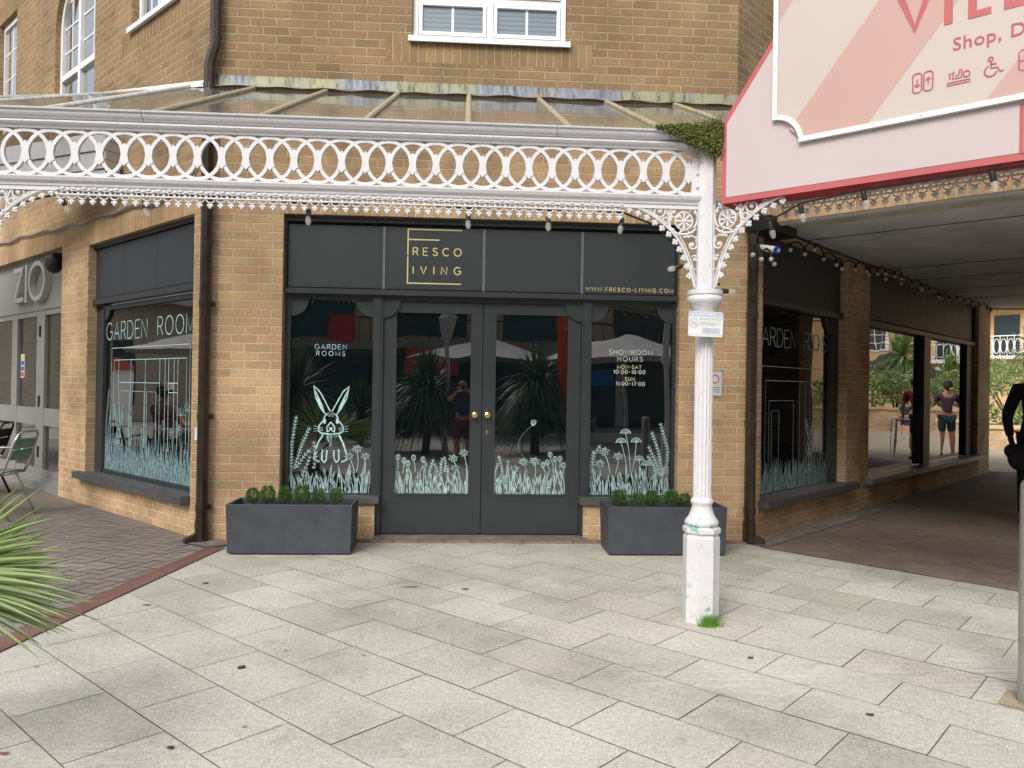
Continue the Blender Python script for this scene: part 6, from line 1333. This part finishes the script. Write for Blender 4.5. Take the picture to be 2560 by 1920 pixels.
def shrubmass(nm, label, c, rad, n, seed, mt=M_shrub, leafs=.10):
    t = thing(nm, label, "shrub", (c[0], c[1], 0), "shrubs in the raised beds"); r = random.Random(seed); mb = MB(); lobes = [(Vector((c[0] + r.uniform(-1, 1) * rad[0] * .6, c[1] + r.uniform(-1, 1) * rad[1] * .6, c[2] + r.uniform(-.5, .5) * rad[2])), r.uniform(.35, .6)) for _ in range(9)]
    for i in range(n):
        lc, k = r.choice(lobes); d_ = Vector((r.gauss(0, 1), r.gauss(0, 1), r.gauss(0, 1))).normalized(); p = lc + Vector((d_.x * rad[0] * k, d_.y * rad[1] * k, d_.z * rad[2] * k)) * r.uniform(.75, 1.05)
        if p.z < .45: p.z = .45 + r.random() * .1
        u_ = (d_ + Vector((r.gauss(0, .6), r.gauss(0, .6), r.gauss(.2, .6)))).normalized() * leafs * r.uniform(.6, 1.2); s_ = u_.orthogonal().normalized() * leafs * .28; s_.rotate(Matrix.Rotation(r.uniform(0, 6.28), 3, u_.normalized()))
        mb.add([p, p + u_ * .5 + s_, p + u_, p + u_ * .5 - s_], [(0, 1, 2, 3)])
    mb.build("foliage", mt, t); mb = MB()
    for lc, k in lobes[:5]: mb.tube([(c[0], c[1], .3), tuple(lc)], [.04, .015], 5)
    mb.build("stem", M_bark, t)
M_bwall = M_brick
def bedwall(nm, label, fr, L, h, d_):
    t = thing(nm, label, "wall", fr(L / 2, 0, 0)); mb = MB(); wallmesh(mb, fr, 0, L, 0, h - .09, o=0); mb.quad(fr(0, 0, 0), fr(0, 0, h - .09), fr(0, -d_, h - .09), fr(0, -d_, 0), [(0, 0), (0, h), (d_, h), (d_, 0)]); mb.quad(fr(L, 0, 0), fr(L, -d_, 0), fr(L, -d_, h - .09), fr(L, 0, h - .09), [(0, 0), (d_, 0), (d_, h), (0, h)]); mb.build("brick_face", [M_brick, M_soldier], t)
    mb = MB(); mb.box(fr, -.04, L + .04, -.34, .05, h - .09, h); mb.box(fr, -.04, .3, -d_, -.34, h - .09, h); mb.build("coping", plain("sandstone_coping", lin(206, 182, 140), .9), t)
    mb = MB(); mb.box(fr, .1, L - .1, -d_, -.3, h - .16, h - .12); mb.build("soil", M_soil, t)
bedwall("raised_bed", "low buff brick raised bed with pale coping straight beyond the passage", Fr(11.2, 12.25, -4), 8.6, .60, 4.5)
bedwall("raised_bed", "long low brick raised bed further right in the courtyard, mirrored in the passage window", Fr(23.1, 17, -83), 12, .85, 3.5)
for k, (x, y, z, rx_, ry_, rz_, n, m_) in enumerate(((13.6, 13.6, 1.05, 1.3, .9, .55, 2400, M_shrub), (15.6, 13.4, .95, 1.2, .9, .5, 2200, M_shrub), (17.8, 14.2, 1.1, 1.3, .9, .6, 2200, M_shrub), (14.4, 15.2, 1.75, 1.5, 1.0, .7, 2400, M_shrub), (16.9, 16.0, 2.0, 1.6, 1.0, .7, 2200, M_shrub), (12.0, 14.5, 1.3, .9, .9, .6, 1200, M_shrub))):
    shrubmass("flowering_shrub", ["low bright shrub behind the raised bed coping beyond the passage", "leafy shrub right of the bright one in the raised bed beyond the passage", "shrub at the right of the raised bed, mostly off the picture", "taller yellow green shrub at the back of the raised bed beyond the passage", "tall shrub at the back right of the raised bed", "shrub at the left end of the raised bed, hidden by the passage wall"][k], (x, y, z), (rx_, ry_, rz_), n, 60 + k, m_)
for k, (x, y, z, n) in enumerate(((24.6, 12.6, 1.5, 2200), (24.6, 10.4, 1.4, 1800), (24.7, 14.6, 1.5, 1800), (26.2, 12.9, 2.0, 1500))):
    shrubmass("evergreen_shrub", ["rounded evergreen shrub mirrored at the left of the passage window", "evergreen shrub mirrored at the right of the passage window", "broad evergreen shrub beyond the rounded one", "brownish hedge shrub behind the rounded one"][k], (x, y, z), (1.0, 1.1, .75), n, 80 + k, M_shrub, .12)
cordyline("palm_tree", "spiky palm on a thin trunk rising from the bed beyond the passage", (17.9, 16.6, .4), 2.4, 160, 1.2, M_palm, 21, .03, .5)
cordyline("palm_tree", "tall spiky palm mirrored in the middle of the passage window", (26.2, 13.8, .5), 2.3, 200, 1.5, M_palm, 22, .035, .5)
cordyline("palm_tree", "lower spiky palm mirrored beside the window post", (26.0, 15.6, .5), 1.3, 180, 1.4, M_palm, 23, .035, .5)
t = thing("gazebo", "black pop up gazebo mirrored in the passage window", "gazebo", (29.2, 14.8, 0)); mb = MB(); vs = [(29.2, 14.8, 3.2)] + [(29.2 + a * 1.6, 14.8 + b * 1.6, 2.2) for a, b in ((-1, -1), (1, -1), (1, 1), (-1, 1))]; mb.add(vs, [(0, 1, 2), (0, 2, 3), (0, 3, 4), (0, 4, 1)]); mb.build("canopy", plain("black_canvas", (.03, .03, .035, 1), .8), t)
mb = MB()
for a, b in ((-1, -1), (1, -1), (1, 1), (-1, 1)): mb.tube([(29.2 + a * 1.55, 14.8 + b * 1.55, 0), (29.2 + a * 1.55, 14.8 + b * 1.55, 2.25)], .03, 5)
mb.build("pole", M_alu, t)
t = thing("gabled_porch", "white gabled porch with scrolled fretwork mirrored in the passage window", "porch", (28.2, 16.9, 0)); fp_ = Fr(28.0, 17.4, -70); mb = MB()
for a in (-1.3, 1.3): mb.box(fp_, a - .06, a + .06, -.06, .06, 0, 2.1)
mb.box(fp_, -1.45, 1.45, -.08, .08, 2.05, 2.2); mb.tube([fp_(-1.5, 0, 2.15), fp_(0, 0, 2.95), fp_(1.5, 0, 2.15)], .05, 5)
for k in range(5): mb.tube([fp_(-.9 + k * .45 + .16 * cos(t_ * pi / 5), .02, 2.38 + .15 * sin(t_ * pi / 5)) for t_ in range(11)], .022, 4)
mb.build("fretwork", M_upvc, t); mb = MB(); mb.add([fp_(-1.5, 0, 2.2), fp_(0, 0, 2.98), fp_(0, -2.2, 2.98), fp_(-1.5, -2.2, 2.2)], [(0, 1, 2, 3)]); mb.add([fp_(1.5, 0, 2.2), fp_(1.5, -2.2, 2.2), fp_(0, -2.2, 2.98), fp_(0, 0, 2.98)], [(0, 1, 2, 3)]); mb.build("roof", plain("porch_roof_glass", lin(170, 170, 164), .4), t)

shrubmass("dark_shrub", "dark bushy shrub at the foot of the palms, mirrored in the left door", (-1.2, -9.3, .55), (1.0, .6, .45), 1500, 91, M_palmd, .14)
shrubmass("dark_shrub", "dark bushy shrub at the foot of the palms, mirrored in the right door", (1.7, -9.9, .6), (1.2, .6, .45), 1700, 92, M_palmd, .14)
shrubmass("dark_shrub", "leafy shrub left of the cafe tables, mirrored in the cafe door panes", (-12.5, .5, 1.5), (.9, .9, 1.0), 1500, 93, M_shrub, .14)
t = copy_tree([o for o in col.objects if o.name == "parasol"][0], loc=(-11, 2.6, -.2), label="grey parasol over the far cafe tables, mirrored in the cafe door panes")
